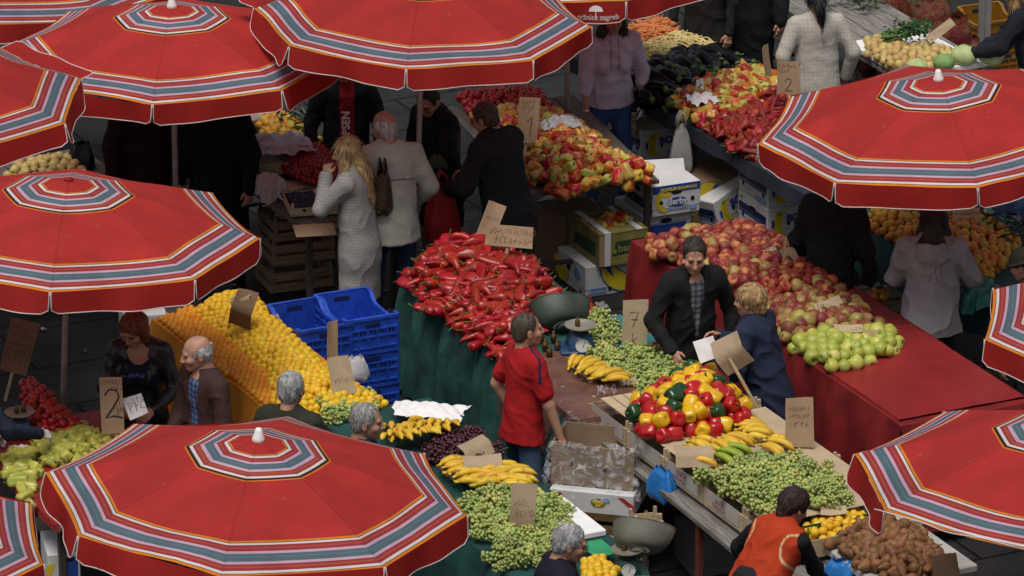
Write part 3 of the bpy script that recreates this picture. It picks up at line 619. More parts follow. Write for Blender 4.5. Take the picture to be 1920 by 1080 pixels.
# ---- row B
heap('red_pepper','red_pepper',P((766,512),(800,472),(866,450),(940,462),(1000,490),(1044,545),(1012,575),(1000,632),(935,648),(880,612),(805,550)),.84,.076,.26,'pointed red pepper lying in the big heap on the bottle green cloth','pepper','red pointed peppers in the heap',ori='flat',seed=4,zp=.95,slope=1.2,layers=1)
heap('red_pepper','red_pepper',P((1050,575),(1105,570),(1108,592),(1060,605)),.85,.06,.02,'pointed red pepper lying behind the scale pan, beside the grapes','pepper','red peppers behind the scale pan',ori='flat',seed=5,layers=0)
heap('bell_red','bell_pepper',P((1190,745),(1215,745),(1300,692),(1352,708),(1402,768),(1392,792),(1300,806),(1215,822),(1200,790)),.975,.098,.18,'glossy bell pepper, red, yellow or green, in the heap on the wooden crates','bell pepper','bell peppers on the wooden crates',ori='any',seed=6,zp=1.02,slope=1.1,mix=[('bell_red',.46),('bell_yellow',.42),('bell_green',.12)],sv=.08,rad=.045)
heap('pear','brown_pear',P((1560,1005),(1600,975),(1660,965),(1720,980),(1795,1055),(1770,1072),(1680,1075),(1610,1050)),.86,.062,.14,'brown pear shaped fruit in the heap at the lower right','pear','brown pears in the heap',seed=7,zp=.93,rad=.034)
heap('citrus','yellow_fruit',P((1510,985),(1530,965),(1610,940),(1640,985),(1600,1003),(1520,1003)),.86,.056,.05,'round yellow fruit in the green crate behind the vest wearing seller','yellow fruit','yellow fruits by the grapes',seed=8,zp=.9,quota=200)
heap('citrus','yellow_fruit',P((1085,1085),(1095,1055),(1125,1050),(1160,1075),(1165,1110),(1100,1110)),.90,.055,.05,'round yellow fruit in front of the grey haired man with glasses','yellow fruit','yellow fruits at the lower centre',seed=9,zp=.9)
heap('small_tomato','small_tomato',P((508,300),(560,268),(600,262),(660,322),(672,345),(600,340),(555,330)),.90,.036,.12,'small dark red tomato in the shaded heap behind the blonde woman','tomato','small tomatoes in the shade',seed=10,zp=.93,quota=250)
heap('orange','yellow_tomato',P((470,218),(540,208),(590,245),(600,265),(560,270),(500,262)),.90,.062,.1,'round orange yellow fruit at the far end of the shaded plum table','fruit','orange fruits on the plum table',seed=11,zp=.95)
heap('plum','plum',P((528,365),(595,355),(625,388),(560,398)),.90,.028,.0,'dark blue plum in the shallow wooden crate','plum','plums in the shallow crate',seed=12,layers=0,ori='any')
# ---- row C
heap('light_pepper','mixed_pepper',P((988,300),(1010,262),(1075,255),(1110,275),(1160,300),(1225,318),(1190,338),(1050,352),(992,332)),.87,.086,.22,'short red and yellow pepper in the near half of the heap, above the banana boxes','pepper','mixed peppers, near half',ori='any',seed=13,zp=.93,slope=1.0,mix=[('light_pepper',.62),('pale_orange_pepper',.26),('pale_pepper',.12)])
heap('pale_orange_pepper','mixed_pepper',P((885,215),(960,200),(1060,212),(1135,262),(1110,272),(1070,258),(1010,262),(985,262),(950,240)),.87,.084,.1,'short pale orange and yellow pepper in the middle band of the pepper table','pepper','pale orange peppers, middle band',ori='any',seed=14,zp=.93,mix=[('pale_orange_pepper',.75),('light_pepper',.15),('pale_pepper',.1)])
heap('tomato','tomato',P((855,170),(1010,160),(1045,205),(960,198),(885,208)),.86,.062,.1,'red tomato at the far shaded end of the mixed pepper table','tomato','tomatoes at the far end of the pepper table',seed=15,zp=.92)
heap('apple_red','red_apple',P((1205,452),(1290,430),(1420,422),(1475,455),(1530,492),(1600,552),(1560,560),(1520,550),(1470,560),(1400,540),(1300,490),(1225,480)),.88,.087,.10,'red apple in the heap on the dark red cloth','apple','red apples in the heap',ori='any',seed=16,zp=.93,mix=[('apple_red',.8),('apple_mixed',.2)])
heap('apple_mixed','russet_apple',P((1430,560),(1470,562),(1520,552),(1560,562),(1600,555),(1650,605),(1640,612),(1600,632),(1545,622),(1480,640),(1450,600)),.88,.087,.08,'dull red and yellow apple between the red and the green ones','apple','two coloured apples in the heap',seed=17,zp=.92)
heap('apple_green','green_apple',P((1478,645),(1545,625),(1600,636),(1660,608),(1690,640),(1685,662),(1610,680),(1560,692)),.88,.087,.07,'green apple in the heap at the empty end of the red table','apple','green apples in the heap',seed=18,zp=.91)
# ---- row D
heap('carrot','carrot',P((1165,60),(1200,42),(1245,32),(1268,62),(1240,80),(1180,95)),.87,.034,.06,'orange carrot in the heap at the top under the lettered umbrella','carrot','carrots in the heap',ori='flat',seed=19,zp=.9)
heap('bean','bean',P((1170,95),(1240,78),(1268,62),(1330,80),(1300,108),(1195,138),(1175,128)),.87,.026,.06,'pale yellow bean pod in the heap between carrots and eggplants','bean','bean pods in the heap',ori='flat',seed=20,zp=.9)
heap('eggplant','eggplant',P((1190,135),(1215,115),(1285,88),(1385,88),(1412,125),(1320,148),(1260,180),(1200,172)),.87,.10,.13,'dark purple eggplant in the heap','eggplant','eggplants in the heap',ori='row',seed=21,zp=.99)
heap('light_pepper','table_pepper',P((1255,190),(1325,148),(1410,128),(1462,150),(1470,185),(1360,230),(1300,230)),.88,.084,.10,'short red, orange or yellow pepper beside the eggplants','pepper','mixed peppers beside the eggplants',seed=22,zp=.91,mix=[('light_pepper',.5),('pale_orange_pepper',.35),('pale_pepper',.15)])
heap('dry_pepper','dried_pepper',P((1330,235),(1365,222),(1440,185),(1490,200),(1455,290),(1400,285)),.87,.058,.09,'wrinkled red pepper at the near end of the eggplant table','pepper','wrinkled red peppers by the eggplants',ori='flat',seed=23,zp=.92)
heap('orange','orange',P((1615,400),(1640,380),(1740,372),(1840,385),(1905,428),(1912,470),(1850,515),(1790,500),(1690,450)),.87,.068,.14,'orange or yellow citrus fruit in the heap behind the long haired person','orange','oranges in the shaded heap',seed=24,zp=.95)
heap('onion','onion',P((1620,92),(1630,72),(1660,72),(1700,85),(1800,95),(1805,115),(1740,128),(1670,125)),.90,.068,.06,'pale yellow onion on the white tray at the upper right','onion','onions at the upper right',seed=25,zp=.93)
# ---- left table
heap('tomato','left_tomato',P((42,760),(40,705),(60,700),(105,738),(162,795),(130,818),(75,810)),.85,.066,.17,'bright red tomato in the heap at the left edge','tomato','tomatoes at the left edge',seed=26,zp=.92)
heap('pale_pepper','pale_pepper',P((65,825),(150,792),(208,815),(190,845),(150,862),(90,855)),.84,.078,.06,'pale green pepper on the table at the left edge','pepper','pale peppers at the left edge',ori='flat',seed=27,zp=.9)
heap('pale_pepper','pale_pepper',P((2,872),(20,850),(70,850),(72,905),(45,945),(72,948),(60,955),(10,895)),.84,.082,.0,'pale green pepper lying loose at the corner of the left table','pepper','loose pale peppers',ori='flat',seed=28,layers=0)
heap('onion','shaded_vegetable',P((10,330),(35,305),(130,292),(158,320),(100,345)),.87,.078,.06,'dull yellow vegetable deep in the shade under the left umbrellas','vegetable','shaded vegetables',ori='any',seed=29,zp=.9)
# ---- grapes
def grapes(kind,poly,z,sp,hmax,label,group,seed,zp=None): return heap(kind,'grape_bunch',poly,z,sp,hmax,label,'grapes',group,ori='flat',seed=seed,zp=zp,layers=0,lift=.25,rad=.04,sv=.2)
grapes('grape_green',P((1305,895),(1385,872),(1490,852),(1532,882),(1608,938),(1560,955),(1490,940),(1470,965),(1410,950),(1370,922)),.968,.098,.05,'bunch of green grapes on the cardboard lined crates, right','green grapes on the crates',31,1.0)
grapes('grape_green',P((858,935),(930,915),(990,920),(1050,945),(1075,990),(1045,1030),(985,1065),(940,1060),(885,990)),.875,.098,.06,'bunch of green grapes on the white paper at the lower centre','green grapes at the lower centre',32,.9)
grapes('grape_green',P((590,755),(640,735),(692,742),(690,775),(640,792),(600,788)),.865,.09,.03,'bunch of green grapes below the yellow citrus heap','green grapes by the citrus heap',33,.9)
grapes('grape_green',P((1095,600),(1120,590),(1150,625),(1150,660),(1225,655),(1228,672),(1290,700),(1275,745),(1210,750),(1190,725),(1130,690),(1110,660),(1120,640)),.885,.09,.03,'bunch of green grapes around the blue kitchen scale','green grapes by the scale',34,.89)
grapes('grape_purple',P((790,840),(850,815),(890,810),(920,840),(925,865),(880,885),(830,875)),.865,.085,.04,'bunch of purple grapes between the bananas','purple grapes',35,.89)
# ---- bananas
def banana_mesh(s,green=False):
    r_=random.Random(s); mb=MB(); R=.165*r_.uniform(.9,1.15); A=1.15; n=9; P_=[];rr=[]
    for i in range(n+1):
        a=A*(i/n); P_.append((0,R*math.sin(a),-R*(1-math.cos(a)))); f=i/n
        rr.append(.0225*(.42 if i==0 else .75 if i==1 else .55 if i==n-1 else .3 if i==n else 1.0))
    mb.tube(P_,rr,6,0); mb.tube([P_[-1],(0,P_[-1][1]+.004,P_[-1][2]-.008)],.006,5,1); mb.tube([(0,-.026,.008),(0,0,0)],.010,5,0)
    return mb.mesh('banana',[M_bang if green else M_ban,M_bant])
BM=[banana_mesh(i) for i in range(4)]; BG=[banana_mesh(i,True) for i in range(2)]
def bananas(u,v,z,yaw,n,label,group,green=False,curl=.16,tilt=0.,up=0.):
    p=at(u,v,z); t=thing('banana_bunch',label,'bananas',p,yaw,group); t.rotation_euler=(tilt,0,yaw)
    for i in range(n):
        a=(i-(n-1)/2)
        link('banana',rnd.choice(BG if green else BM),t,(a*.036,abs(a)*-.005,.04-.005*abs(a)+(.015 if i%2 else 0)),(up+rnd.uniform(-.1,.1),a*.05,-a*curl))
    mb=MB(); mb.lathe([(.014,.0),(.018,.01),(.012,.02)],8); c=mb.build('crown',[M_bant],t,(0,-.025,.025)); c.scale=(min(2.5,.5*n),1,1)
g1='bananas on the brown oilcloth'
for i,(u,v,yw,n) in enumerate([(1085,700,-.6,5),(1100,712,-.9,6),(1128,715,-1.0,6)]): bananas(u,v,.875+.012*i,yw,n,'hand of bananas in the yellow pile on the brown oilcloth',g1,up=.5)
g2='bananas on the cardboard liner'
for u,v,yw,n,l,gr in [(1300,838,-2.2,5,'hand of yellow bananas at the back left of the cardboard liner',0),(1345,838,-2.3,5,'hand of yellow bananas in the middle of the cardboard liner',0),(1360,832,-1.9,4,'hand of yellow bananas behind the green ones',0),(1352,856,-2.0,6,'hand of green unripe bananas',1),(1385,806,-1.55,5,'hand of yellow bananas topmost against the bell peppers',0),(1400,818,-1.5,5,'hand of yellow bananas just below the topmost one',0),(1440,838,-2.0,6,'hand of yellow bananas at the right by the blank price card',0),(1300,868,-1.5,4,'hand of yellow bananas below the brown paper sheet',0)]:
    bananas(u,v,.972,yw,n,l,g2,bool(gr),up=.35)
g3='bananas in the row below the white paper'
for u,v,yw,n in [(745,815,.2,5),(775,822,.1,6),(800,815,-.1,6),(820,808,-.15,6),(760,828,.4,6),(740,835,.1,4)]: bananas(u,v,.90,yw+PI,n,'hand of ripe bananas standing by the head of the grey haired man',g3,up=.9)
g4='bananas above the green grapes'
for u,v,yw,n in [(835,888,-1.3,6),(855,905,-1.2,6),(885,890,-1.4,6),(880,912,-.9,6),(905,905,-1.1,5),(925,895,-1.5,6),(950,902,-1.4,6),(935,912,-1.2,6)]: bananas(u,v,.90,yw,n,'hand of yellow bananas in the pile under the brown paper bags',g4,up=.45)
# ------------------------------------------------------------------ people: smooth distance fields turned into meshes
class Field:
    def __init__(s): s.p=[]
    def rc(s,a,b,ra,rb,k=.03,col=None,flat=1.,R=None,op='u',o=None):
        s.p.append(dict(t='rc',a=np.array(a,float),b=np.array(b,float),ra=ra,rb=rb,k=k,col=col,flat=flat,R=R,op=op,o=o)); return s
    def el(s,c,r,k=.03,col=None,R=None,op='u'):
        s.p.append(dict(t='el',c=np.array(c,float),r=np.array(r,float),k=k,col=col,R=R,op=op)); return s
    def hs(s,c,n,k=.004):   # cut away the side the normal points to
        n=np.array(n,float); s.p.append(dict(t='hs',c=np.array(c,float),n=n/np.linalg.norm(n),k=k,op='s',col=None)); return s
    @staticmethod
    def dist(q,X):
        if q['t']=='hs': return -((X-q['c'])@q['n'])
        if q['t']=='el':
            Y=X-q['c']
            if q['R'] is not None: Y=Y@q['R']
            k0=np.sqrt(((Y/q['r'])**2).sum(-1)); k1=np.sqrt(((Y/q['r']**2)**2).sum(-1))+1e-9
            return k0*(k0-1)/k1
        a,b=q['a'],q['b']; f=q['flat']
        if f!=1.:   # flattened along the local y of frame R about the cone's axis
            R=q['R'] if q['R'] is not None else np.eye(3)
            Y=(X-a)@R; Y=Y*np.array([1,1/f,1]); ba=(b-a)@R*np.array([1,1/f,1]); 
        else: Y=X-a; ba=b-a
        h=np.clip((Y@ba)/(ba@ba+1e-12),0,1); d=np.sqrt(((Y-h[...,None]*ba)**2).sum(-1))-(q['ra']+(q['rb']-q['ra'])*h)
        return d*(f if f<1 else 1.)
    @staticmethod
    def bb(q):
        if q['t']=='el': m=q['r'].max(); return q['c']-m,q['c']+m
        m=max(q['ra'],q['rb'])*max(1,q['flat']); return np.minimum(q['a'],q['b'])-m,np.maximum(q['a'],q['b'])+m
    def mesh(s,h,fold=0.,fs=1.,seed=0,defcol=(.5,.5,.5),cfn=None):
        U=[q for q in s.p if q['op']=='u']
        lo=np.min([s.bb(q)[0] for q in U],0)-.03; hi=np.max([s.bb(q)[1] for q in U],0)+.03
        n=np.ceil((hi-lo)/h).astype(int)+1; G=np.full(n,.09,dtype=np.float32)
        ax=[lo[i]+h*np.arange(n[i]) for i in range(3)]
        for q in s.p:
            if q['t']=='hs': i0=[0,0,0]; i1=list(n)
            else:
                a,b=s.bb(q); pad=q['k']+.02; i0=np.maximum(0,np.floor((a-pad-lo)/h).astype(int)); i1=np.minimum(n,np.ceil((b+pad-lo)/h).astype(int)+1)
                if (i1<=i0).any(): continue
            X=np.stack(np.meshgrid(ax[0][i0[0]:i1[0]],ax[1][i0[1]:i1[1]],ax[2][i0[2]:i1[2]],indexing='ij'),-1)
            d=s.dist(q,X); sl=tuple(slice(i0[i],i1[i]) for i in range(3)); A=G[sl]; k=q['k']
            if q['op']=='u': hh=np.clip(.5+.5*(A-d)/k,0,1); G[sl]=A*(1-hh)+d*hh-k*hh*(1-hh)
            else: d=-d; hh=np.clip(.5-.5*(A-d)/k,0,1); G[sl]=A*(1-hh)+d*hh+k*hh*(1-hh)
        V,F=nets(G,lo,h)
        if fold>0:
            r_=np.random.RandomState(abs(int(seed))+5); W=V*fs
            e=np.zeros(len(V))
            for i in range(7):
                w=r_.normal(size=3)*np.array([1,1,.75]); w=w/np.linalg.norm(w)*r_.uniform(14,46); w2=r_.normal(size=3)*9
                e+=np.sin(W@w+1.6*np.sin(W@w2+r_.uniform(0,6))+r_.uniform(0,6))/(1+.012*np.linalg.norm(w)**1.2)
            e=-np.abs(e*.4)**.62*1.5+.55
            # normals by finite faces
            Nn=np.zeros_like(V); f=np.array(F); c=np.cross(V[f[:,1]]-V[f[:,0]],V[f[:,2]]-V[f[:,0]])
            for i in range(4): np.add.at(Nn,f[:,i],c)
            Nn/=np.linalg.norm(Nn,axis=1,keepdims=True)+1e-9; V=V+Nn*(fold*e)[:,None]
        C=np.tile(np.array(defcol,float),(len(V),1)); best=np.full(len(V),1e9)
        for q in U:
            d=s.dist(q,V); m=d<best-(.0 if q['col'] is not None else 0); best=np.where(m,d,best)
            C[m]=q['col'] if q['col'] is not None else defcol
        if cfn: C=cfn(V,C)
        return V,F,C
def nets(G,lo,h):
    S=G<0; n=G.shape
    cnt=np.zeros(tuple(x-1 for x in n),dtype=np.int8); offs=[(i,j,k) for i in(0,1) for j in(0,1) for k in(0,1)]
    for o in offs: cnt+=S[o[0]:n[0]-1+o[0],o[1]:n[1]-1+o[1],o[2]:n[2]-1+o[2]]
    act=np.argwhere((cnt>0)&(cnt<8)); idx=-np.ones(cnt.shape,dtype=np.int64); idx[tuple(act.T)]=np.arange(len(act))
    val=np.stack([G[act[:,0]+o[0],act[:,1]+o[1],act[:,2]+o[2]] for o in offs],1)
    acc=np.zeros((len(act),3)); w=np.zeros(len(act))
    for a in range(8):
        for b in range(a+1,8):
            if sum(abs(offs[a][i]-offs[b][i]) for i in range(3))!=1: continue
            va,vb=val[:,a],val[:,b]; m=(va<0)!=(vb<0); t=np.where(m,va/(va-vb+1e-12),0)
            p=np.array(offs[a])[None]+t[:,None]*(np.array(offs[b])-np.array(offs[a]))[None]; acc+=p*m[:,None]; w+=m
    V=lo+h*(act+acc/np.maximum(w,1)[:,None]); F=[]
    for ax in range(3):
        o1,o2=[i for i in range(3) if i!=ax]
        sl0=[slice(1,-1)]*3; sl1=[slice(1,-1)]*3; sl0[ax]=slice(0,-1); sl1[ax]=slice(1,None)
        A=S[tuple(sl0)]; B=S[tuple(sl1)]; e=np.argwhere(A!=B)
        if len(e)==0: continue
        flip=A[tuple(e.T)]; c=e.copy(); c[:,o1]+=1; c[:,o2]+=1
        def g(d1,d2):
            q=c.copy(); q[:,o1]-=d1; q[:,o2]-=d2; return idx[tuple(q.T)]
        Q=np.stack([g(1,1),g(0,1),g(0,0),g(1,0)],1)
        if ax==1: flip=~flip
        Q=np.where(flip[:,None],Q,Q[:,::-1]); F.append(Q)
    return V,np.concatenate(F).tolist()
def rot(ax,a):
    c,s=math.cos(a),math.sin(a)
    return np.array({'x':[[1,0,0],[0,c,-s],[0,s,c]],'y':[[c,0,s],[0,1,0],[-s,0,c]],'z':[[c,-s,0],[s,c,0],[0,0,1]]}[ax])
M_skin=mat('skin',(1,1,1),.55,var=.06,vs=14,attr=True,spec=.3); M_hair=mat('hair',(1,1,1),.5,var=.35,vs=9,attr=True,bump=.5,bs=14,stretch=(7,7,1.2),spec=.35)
M_cloth=mat('woven_cloth',(1,1,1),.85,var=.09,vs=7,attr=True,bump=.5,bs=13,spec=.15); M_leather=mat('leather',(1,1,1),.35,var=.2,vs=9,attr=True,bump=.4,bs=16,spec=.5)
M_knit=mat('knit',(1,1,1),.95,var=.12,vs=60,attr=True,bump=.15,bs=70,spec=.1); M_shoe=mat('shoe_leather',(.02,.017,.015),.5,var=.2)
SK=(.42,.22,.145)
HP=[]
def ik(S,W,l1,l2,hint):
    d=W-S; L=min(np.linalg.norm(d),(l1+l2)*.999); d=d/np.linalg.norm(d); a=(l1*l1-l2*l2+L*L)/(2*L); hgt=math.sqrt(max(0,l1*l1-a*a))
    hint=np.array(hint,float); hint=hint-d*(hint@d); hint/=np.linalg.norm(hint)+1e-9
    return S+d*a+hint*hgt, S+d*L
def hand(f,W,d,up,side,curl,s,col):
    """palm, four fingers with knuckle bends and a thumb from the side of the palm"""
    d=d/np.linalg.norm(d); up=up-d*(up@d); up/=np.linalg.norm(up)+1e-9; x=np.cross(d,up)*side
    f.rc(W-d*.02*s,W+d*.03*s,.024*s,.028*s,.012,col); 
    for i in range(4):
        o=(i-1.5)*.0185*s; f.rc(W+d*.02*s+x*o*.6,W+d*.085*s+x*o,.0135*s,.0115*s,.012,col)
        l=[.062,.075,.07,.054][i]*s; c=curl+.06*i; b=W+d*.088*s+x*o
        d1=d*math.cos(c)-up*math.sin(c); m=b+d1*l*.55; d2=d*math.cos(c*2.1)-up*math.sin(c*2.1); e=m+d2*l*.55
        f.rc(b,m,.0098*s,.0090*s,.006,col); f.rc(m,e,.0088*s,.0072*s,.006,col)
    t=W+d*.028*s-x*.026*s; d3=(d*.75-x*.6-up*.25); m=t+d3*.04*s; e=m+(d*.9-x*.15-up*.35)*.032*s
    f.rc(t,m,.0135*s,.0105*s,.01,col); f.rc(m,e,.010*s,.008*s,.006,col)
def person(label,u,v,h,yaw,lean=5,twist=0,hy=0,hp=5,skin=SK,hair=('short',(.03,.02,.015)),top=None,low=None,armL=None,armR=None,hintL=(-.6,-.6,-.4),hintR=(.6,-.6,-.4),curl=.45,
           build=1.,stance=.10,step=0.,glove=None,lean_s=0,extra=None,glasses=False,face=True,shoes=True,brow=None,z0=0.):
    s=h/1.75; yw=math.radians(yaw); Rt=rot('z',math.radians(twist))@rot('x',-math.radians(lean))@rot('y',math.radians(lean_s)); B=build
    pel=np.array([0,0,.93*s]); tp=lambda x,y,z: pel+Rt@(np.array([x,y,z])*s)
    nb=tp(0,-.012,.535); Rh=Rt@rot('x',math.radians(lean*.7))@rot('z',math.radians(hy))@rot('x',-math.radians(hp)); hc=nb+Rh@(np.array([0,.028,.145])*s)
    hpnt=lambda x,y,z: hc+Rh@(np.array([x,y,z])*s)
    sh={-1:tp(-.172*B,0,.475),1:tp(.172*B,0,.475)}
    topz=hpnt(0,-.015,.12)
    base=at(u,v,topz[2]+z0); Rw=rot('z',yw); loc=np.array(base)-Rw@topz; loc[2]=z0
    t=thing('person',label,'person',tuple(loc),yw)
    arms={}
    for sd,tg,hint in((-1,armL,hintL),(1,armR,hintR)):
        S=sh[sd]; W=np.array(tg,float)*s if tg is not None else S+np.array([sd*.10,.06,-.52])*s
        E,W=ik(S,W,.29*s,.255*s,hint); arms[sd]=(S,E,W)
    # ---- body (one mesh)
    bc=skin; f=Field()
    f.rc(tp(0,0,.02),tp(0,0,.42),.125*s*B,.14*s*B,.05,bc,flat=.7,R=Rt); f.rc(tp(-.12*B,0,.46),tp(.12*B,0,.46),.052*s,.052*s,.05,bc); f.rc(tp(0,-.01,.44),hpnt(0,-.03,-.07),.056*s,.05*s,.04,bc)
    for sd in(-1,1):
        S,E,W=arms[sd]; f.rc(S,E,.047*s*B,.039*s,.03,bc); f.rc(E,W,.041*s,.027*s,.02,bc)
        hip=np.array([sd*.09*s,0,.90*s]); y=sd*step; kn=np.array([sd*(.09+stance*.3)*s,y*.5*s+.03*s,.49*s]); an=np.array([sd*(.09+stance*.5)*s,y*s,.09*s])
        f.rc(hip,kn,.075*s*B,.052*s,.04,bc); f.rc(kn,an,.053*s,.038*s,.03,bc); f.rc(an-np.array([0,.03,.03])*s,an+np.array([0,.15,-.055])*s,.04*s,.03*s,.03,bc); arms[sd]+=(hip,kn,an)
    Vb,Fb,Cb=f.mesh(.014*s,defcol=bc)
    VV=[Vb];FF=list(Fb);CC=[Cb];o=len(Vb)
    # head
    f=Field(); dk=tuple(c*.25 for c in skin); R=Rh
    E_=lambda c,r,k=.02,col=None,op='u': f.el(hpnt(*c),np.array(r)*s,k,col,R,op)
    E_((0,-.017,.03),(.075,.095,.087)); E_((0,.028,-.04),(.058,.062,.074),.03); E_((0,.058,-.094),(.027,.026,.022),.03)
    f.rc(hpnt(0,-.03,-.05),hpnt(0,-.055,-.17),.05*s,.055*s,.03)
    E_((-.042,.056,-.028),(.024,.026,.022)); E_((.042,.056,-.028),(.024,.026,.022))
    if face:
        f.rc(hpnt(-.036,.074,.024),hpnt(.036,.074,.024),.011*s,.011*s,.015)
        E_((-.031,.093,.004),(.015,.009,.008),.008,None,'s'); E_((.031,.093,.004),(.015,.009,.008),.008,None,'s')
        f.rc(hpnt(0,.086,.012),hpnt(0,.108,-.03),.009*s,.0125*s,.010); E_((-.011,.097,-.034),(.009,.009,.007),.006); E_((.011,.097,-.034),(.009,.009,.007),.006)
        lip=(skin[0]*.85,skin[1]*.55,skin[2]*.55)
        for sd in(-1,1): E_((sd*.031,.0795,.004),(.0125,.0075,.0055),.003,(.11,.07,.055)); f.rc(hpnt(sd*.017,.087,.020),hpnt(sd*.047,.079,.020),.0035*s,.003*s,.002,brow or tuple(c*.8 for c in hair[1]))
        E_((0,.0885,-.059),(.018,.008,.004),.003,lip); E_((0,.0885,-.067),(.015,.008,.004),.003,lip)
    for sd in(-1,1): E_((sd*.077,-.012,-.012),(.010,.019,.031),.006); E_((sd*.086,-.008,-.012),(.006,.010,.018),.004,None,'s')
    Vh,Fh,Ch=f.mesh(.0062*s,defcol=skin,cfn=lambda V,C:C*(1+.10*np.sin(V@np.array([61,43,57.])))[:,None]); FF+=[[i+o for i in q] for q in Fh]; VV.append(Vh);CC.append(Ch);o+=len(Vh)
    for sd in(-1,1):
        S,E,W=arms[sd][:3]; f=Field(); hc_=glove or skin; d=W-E; up=np.array([sd*.55,.25,.8]) if d[2]>-.15 else np.array([sd*.8,.5,.2])
        hand(f,W,d,up,sd,curl,s,hc_); V2,F2,C2=f.mesh(.0052*s,defcol=hc_); FF+=[[i+o for i in q] for q in F2]; VV.append(V2);CC.append(C2);o+=len(V2)
    link('body',newmesh('body',np.concatenate(VV),FF,[M_skin],None,True,col=np.concatenate(CC)),t)
    # ---- hair
    if hair:
        st,hcx=hair[0],hair[1]; f=Field(); E_=lambda c,r,k=.02,col=None,op='u': f.el(hpnt(*c),np.array(r)*s,k,col,R,op)
        v_=hair[2] if len(hair)>2 else 0
        if st in('short','bald','grey','crop'):
            g=.003 if st=='crop' else .007
            E_((0,-.022,.032),(.077+g,.094+g,.086+g)); E_((0,-.06,-.03),(.066,.05,.06),.03)
            E_((0,.094,-.022),(.10,.085,.104),.010,None,'s'); 
            for sd in(-1,1): E_((sd*.083,-.005,-.03),(.02,.024,.034),.01,None,'s')
            f.hs(hpnt(0,-.06,-.078),Rh@np.array([0,.35,-1]),.01)
            if st=='bald': E_((0,.02,.085),(.080,.150,.098),.012,None,'s'); E_((0,.09,.03),(.12,.07,.09),.012,None,'s')
        elif st=='long':
            E_((0,-.024,.036),(.092,.105,.094)); ln=v_ or .38
            for sd in(-1,1):
                f.rc(hpnt(sd*.065,.0,.03),hpnt(sd*.088,.02,-.12),.035*s,.04*s,.03); f.rc(hpnt(sd*.085,.01,-.10),hpnt(sd*.075,-.01,-ln*.8),.04*s,.022*s,.03)
            f.rc(hpnt(0,-.07,0),hpnt(0,-.105,-.2),.075*s,.075*s,.03,flat=.75,R=Rh); f.rc(hpnt(0,-.105,-.2),hpnt(0,-.11,-ln),.075*s,.035*s,.03,flat=.7,R=Rh); f.rc(hpnt(.04,-.09,-.15),hpnt(.05,-.11,-ln*.92),.05*s,.02*s,.03); f.rc(hpnt(-.05,-.09,-.15),hpnt(-.055,-.105,-ln*.86),.05*s,.02*s,.03)
            E_((0,.105,-.05),(.062,.09,.095),.015,None,'s')
        elif st=='bob':
            E_((0,-.022,.035),(.097,.108,.094))
            for sd in(-1,1): f.rc(hpnt(sd*.07,-.01,.02),hpnt(sd*.078,.0,-.075),.036*s,.032*s,.03)
            f.rc(hpnt(0,-.07,0),hpnt(0,-.085,-.09),.075*s,.06*s,.03); E_((0,.10,-.045),(.068,.085,.09),.014,None,'s')
        elif st=='puffy':
            E_((0,-.024,.036),(.097,.112,.100)); f.rc(hpnt(0,-.07,0),hpnt(0,-.075,-.06),.075*s,.055*s,.03); E_((0,.105,-.045),(.085,.085,.088),.014,None,'s')
            for sd in(-1,1): E_((sd*.09,.015,-.05),(.025,.03,.035),.01,None,'s')
        elif st=='pony':
            E_((0,-.022,.034),(.085,.103,.093)); E_((0,.09,-.04),(.10,.085,.085),.012,None,'s'); f.rc(hpnt(0,-.105,.02),hpnt(0,-.14,-.03),.035*s,.04*s,.02); f.rc(hpnt(0,-.14,-.03),hpnt(.01,-.12,-.27),.042*s,.02*s,.03); f.hs(hpnt(0,-.02,-.3),Rh@np.array([0,0,-1]))
        elif st=='hat':
            E_((0,-.02,.05),(.095,.115,.085)); E_((0,-.015,.03),(.125,.15,.014),.015); E_((0,-.02,-.03),(.07,.09,.055),.01,None,'s')
        V,F,C=f.mesh(.0075*s,fold=.006 if st not in('crop','hat') else .0015,fs=1.8,seed=int(u),defcol=hcx,cfn=lambda V,C:C*(1+(.28 if st!='hat' else .05)*np.sin((V-hc)@(Rh@np.array([95,70,8.]))+3*np.sin((V-hc)@(Rh@np.array([30,-40,12.])))))[:,None])
        if st!='hat':   # loose strands over the mass of hair
            rh=np.random.RandomState(int(u)%9999+1); f4=np.array(F); Nn=np.zeros_like(V); c=np.cross(V[f4[:,1]]-V[f4[:,0]],V[f4[:,2]]-V[f4[:,0]])
            for i in range(4): np.add.at(Nn,f4[:,i],c)
            Nn/=np.linalg.norm(Nn,axis=1,keepdims=True)+1e-9
            ns=900 if st in('long','pony') else 520; ii=rh.randint(0,len(V),ns); lo_=(V-hc)@Rh/s; ok=(lo_[ii,1]<.045)|(lo_[ii,2]>.085) if st in('short','crop','grey','bald') else (lo_[ii,1]<.075); ii=ii[ok]; ns=len(ii); crown=hpnt(0,-.05,.115); L0=(.10 if st in('long','pony') else .036 if st in('bob','puffy') else .022 if st!='crop' else .008)*s
            A=V[ii]; n_=Nn[ii]; fl=(A-crown)*(1.2 if st not in('long','bob') else .35)+np.array([0,0,-.09 if st not in('long','pony') else -.3]); fl+=rh.normal(size=fl.shape)*.03
            fl-=n_*(fl*n_).sum(1,keepdims=True); fl/=np.linalg.norm(fl,axis=1,keepdims=True)+1e-9; ln=L0*rh.uniform(.5,1.3,(ns,1)); sd_=np.cross(fl,n_)*(.0026*s)
            B0=A-n_*.002*s; B1=A+fl*ln*.55+n_*(.003*s+.03*ln); B2=A+fl*ln+n_*(.003*s+rh.uniform(-.06,.05,(ns,1))*ln); o0=len(V)
            SV=np.concatenate([B0-sd_,B0+sd_,B1-sd_*.8,B1+sd_*.8,B2]); k_=np.arange(ns)+o0
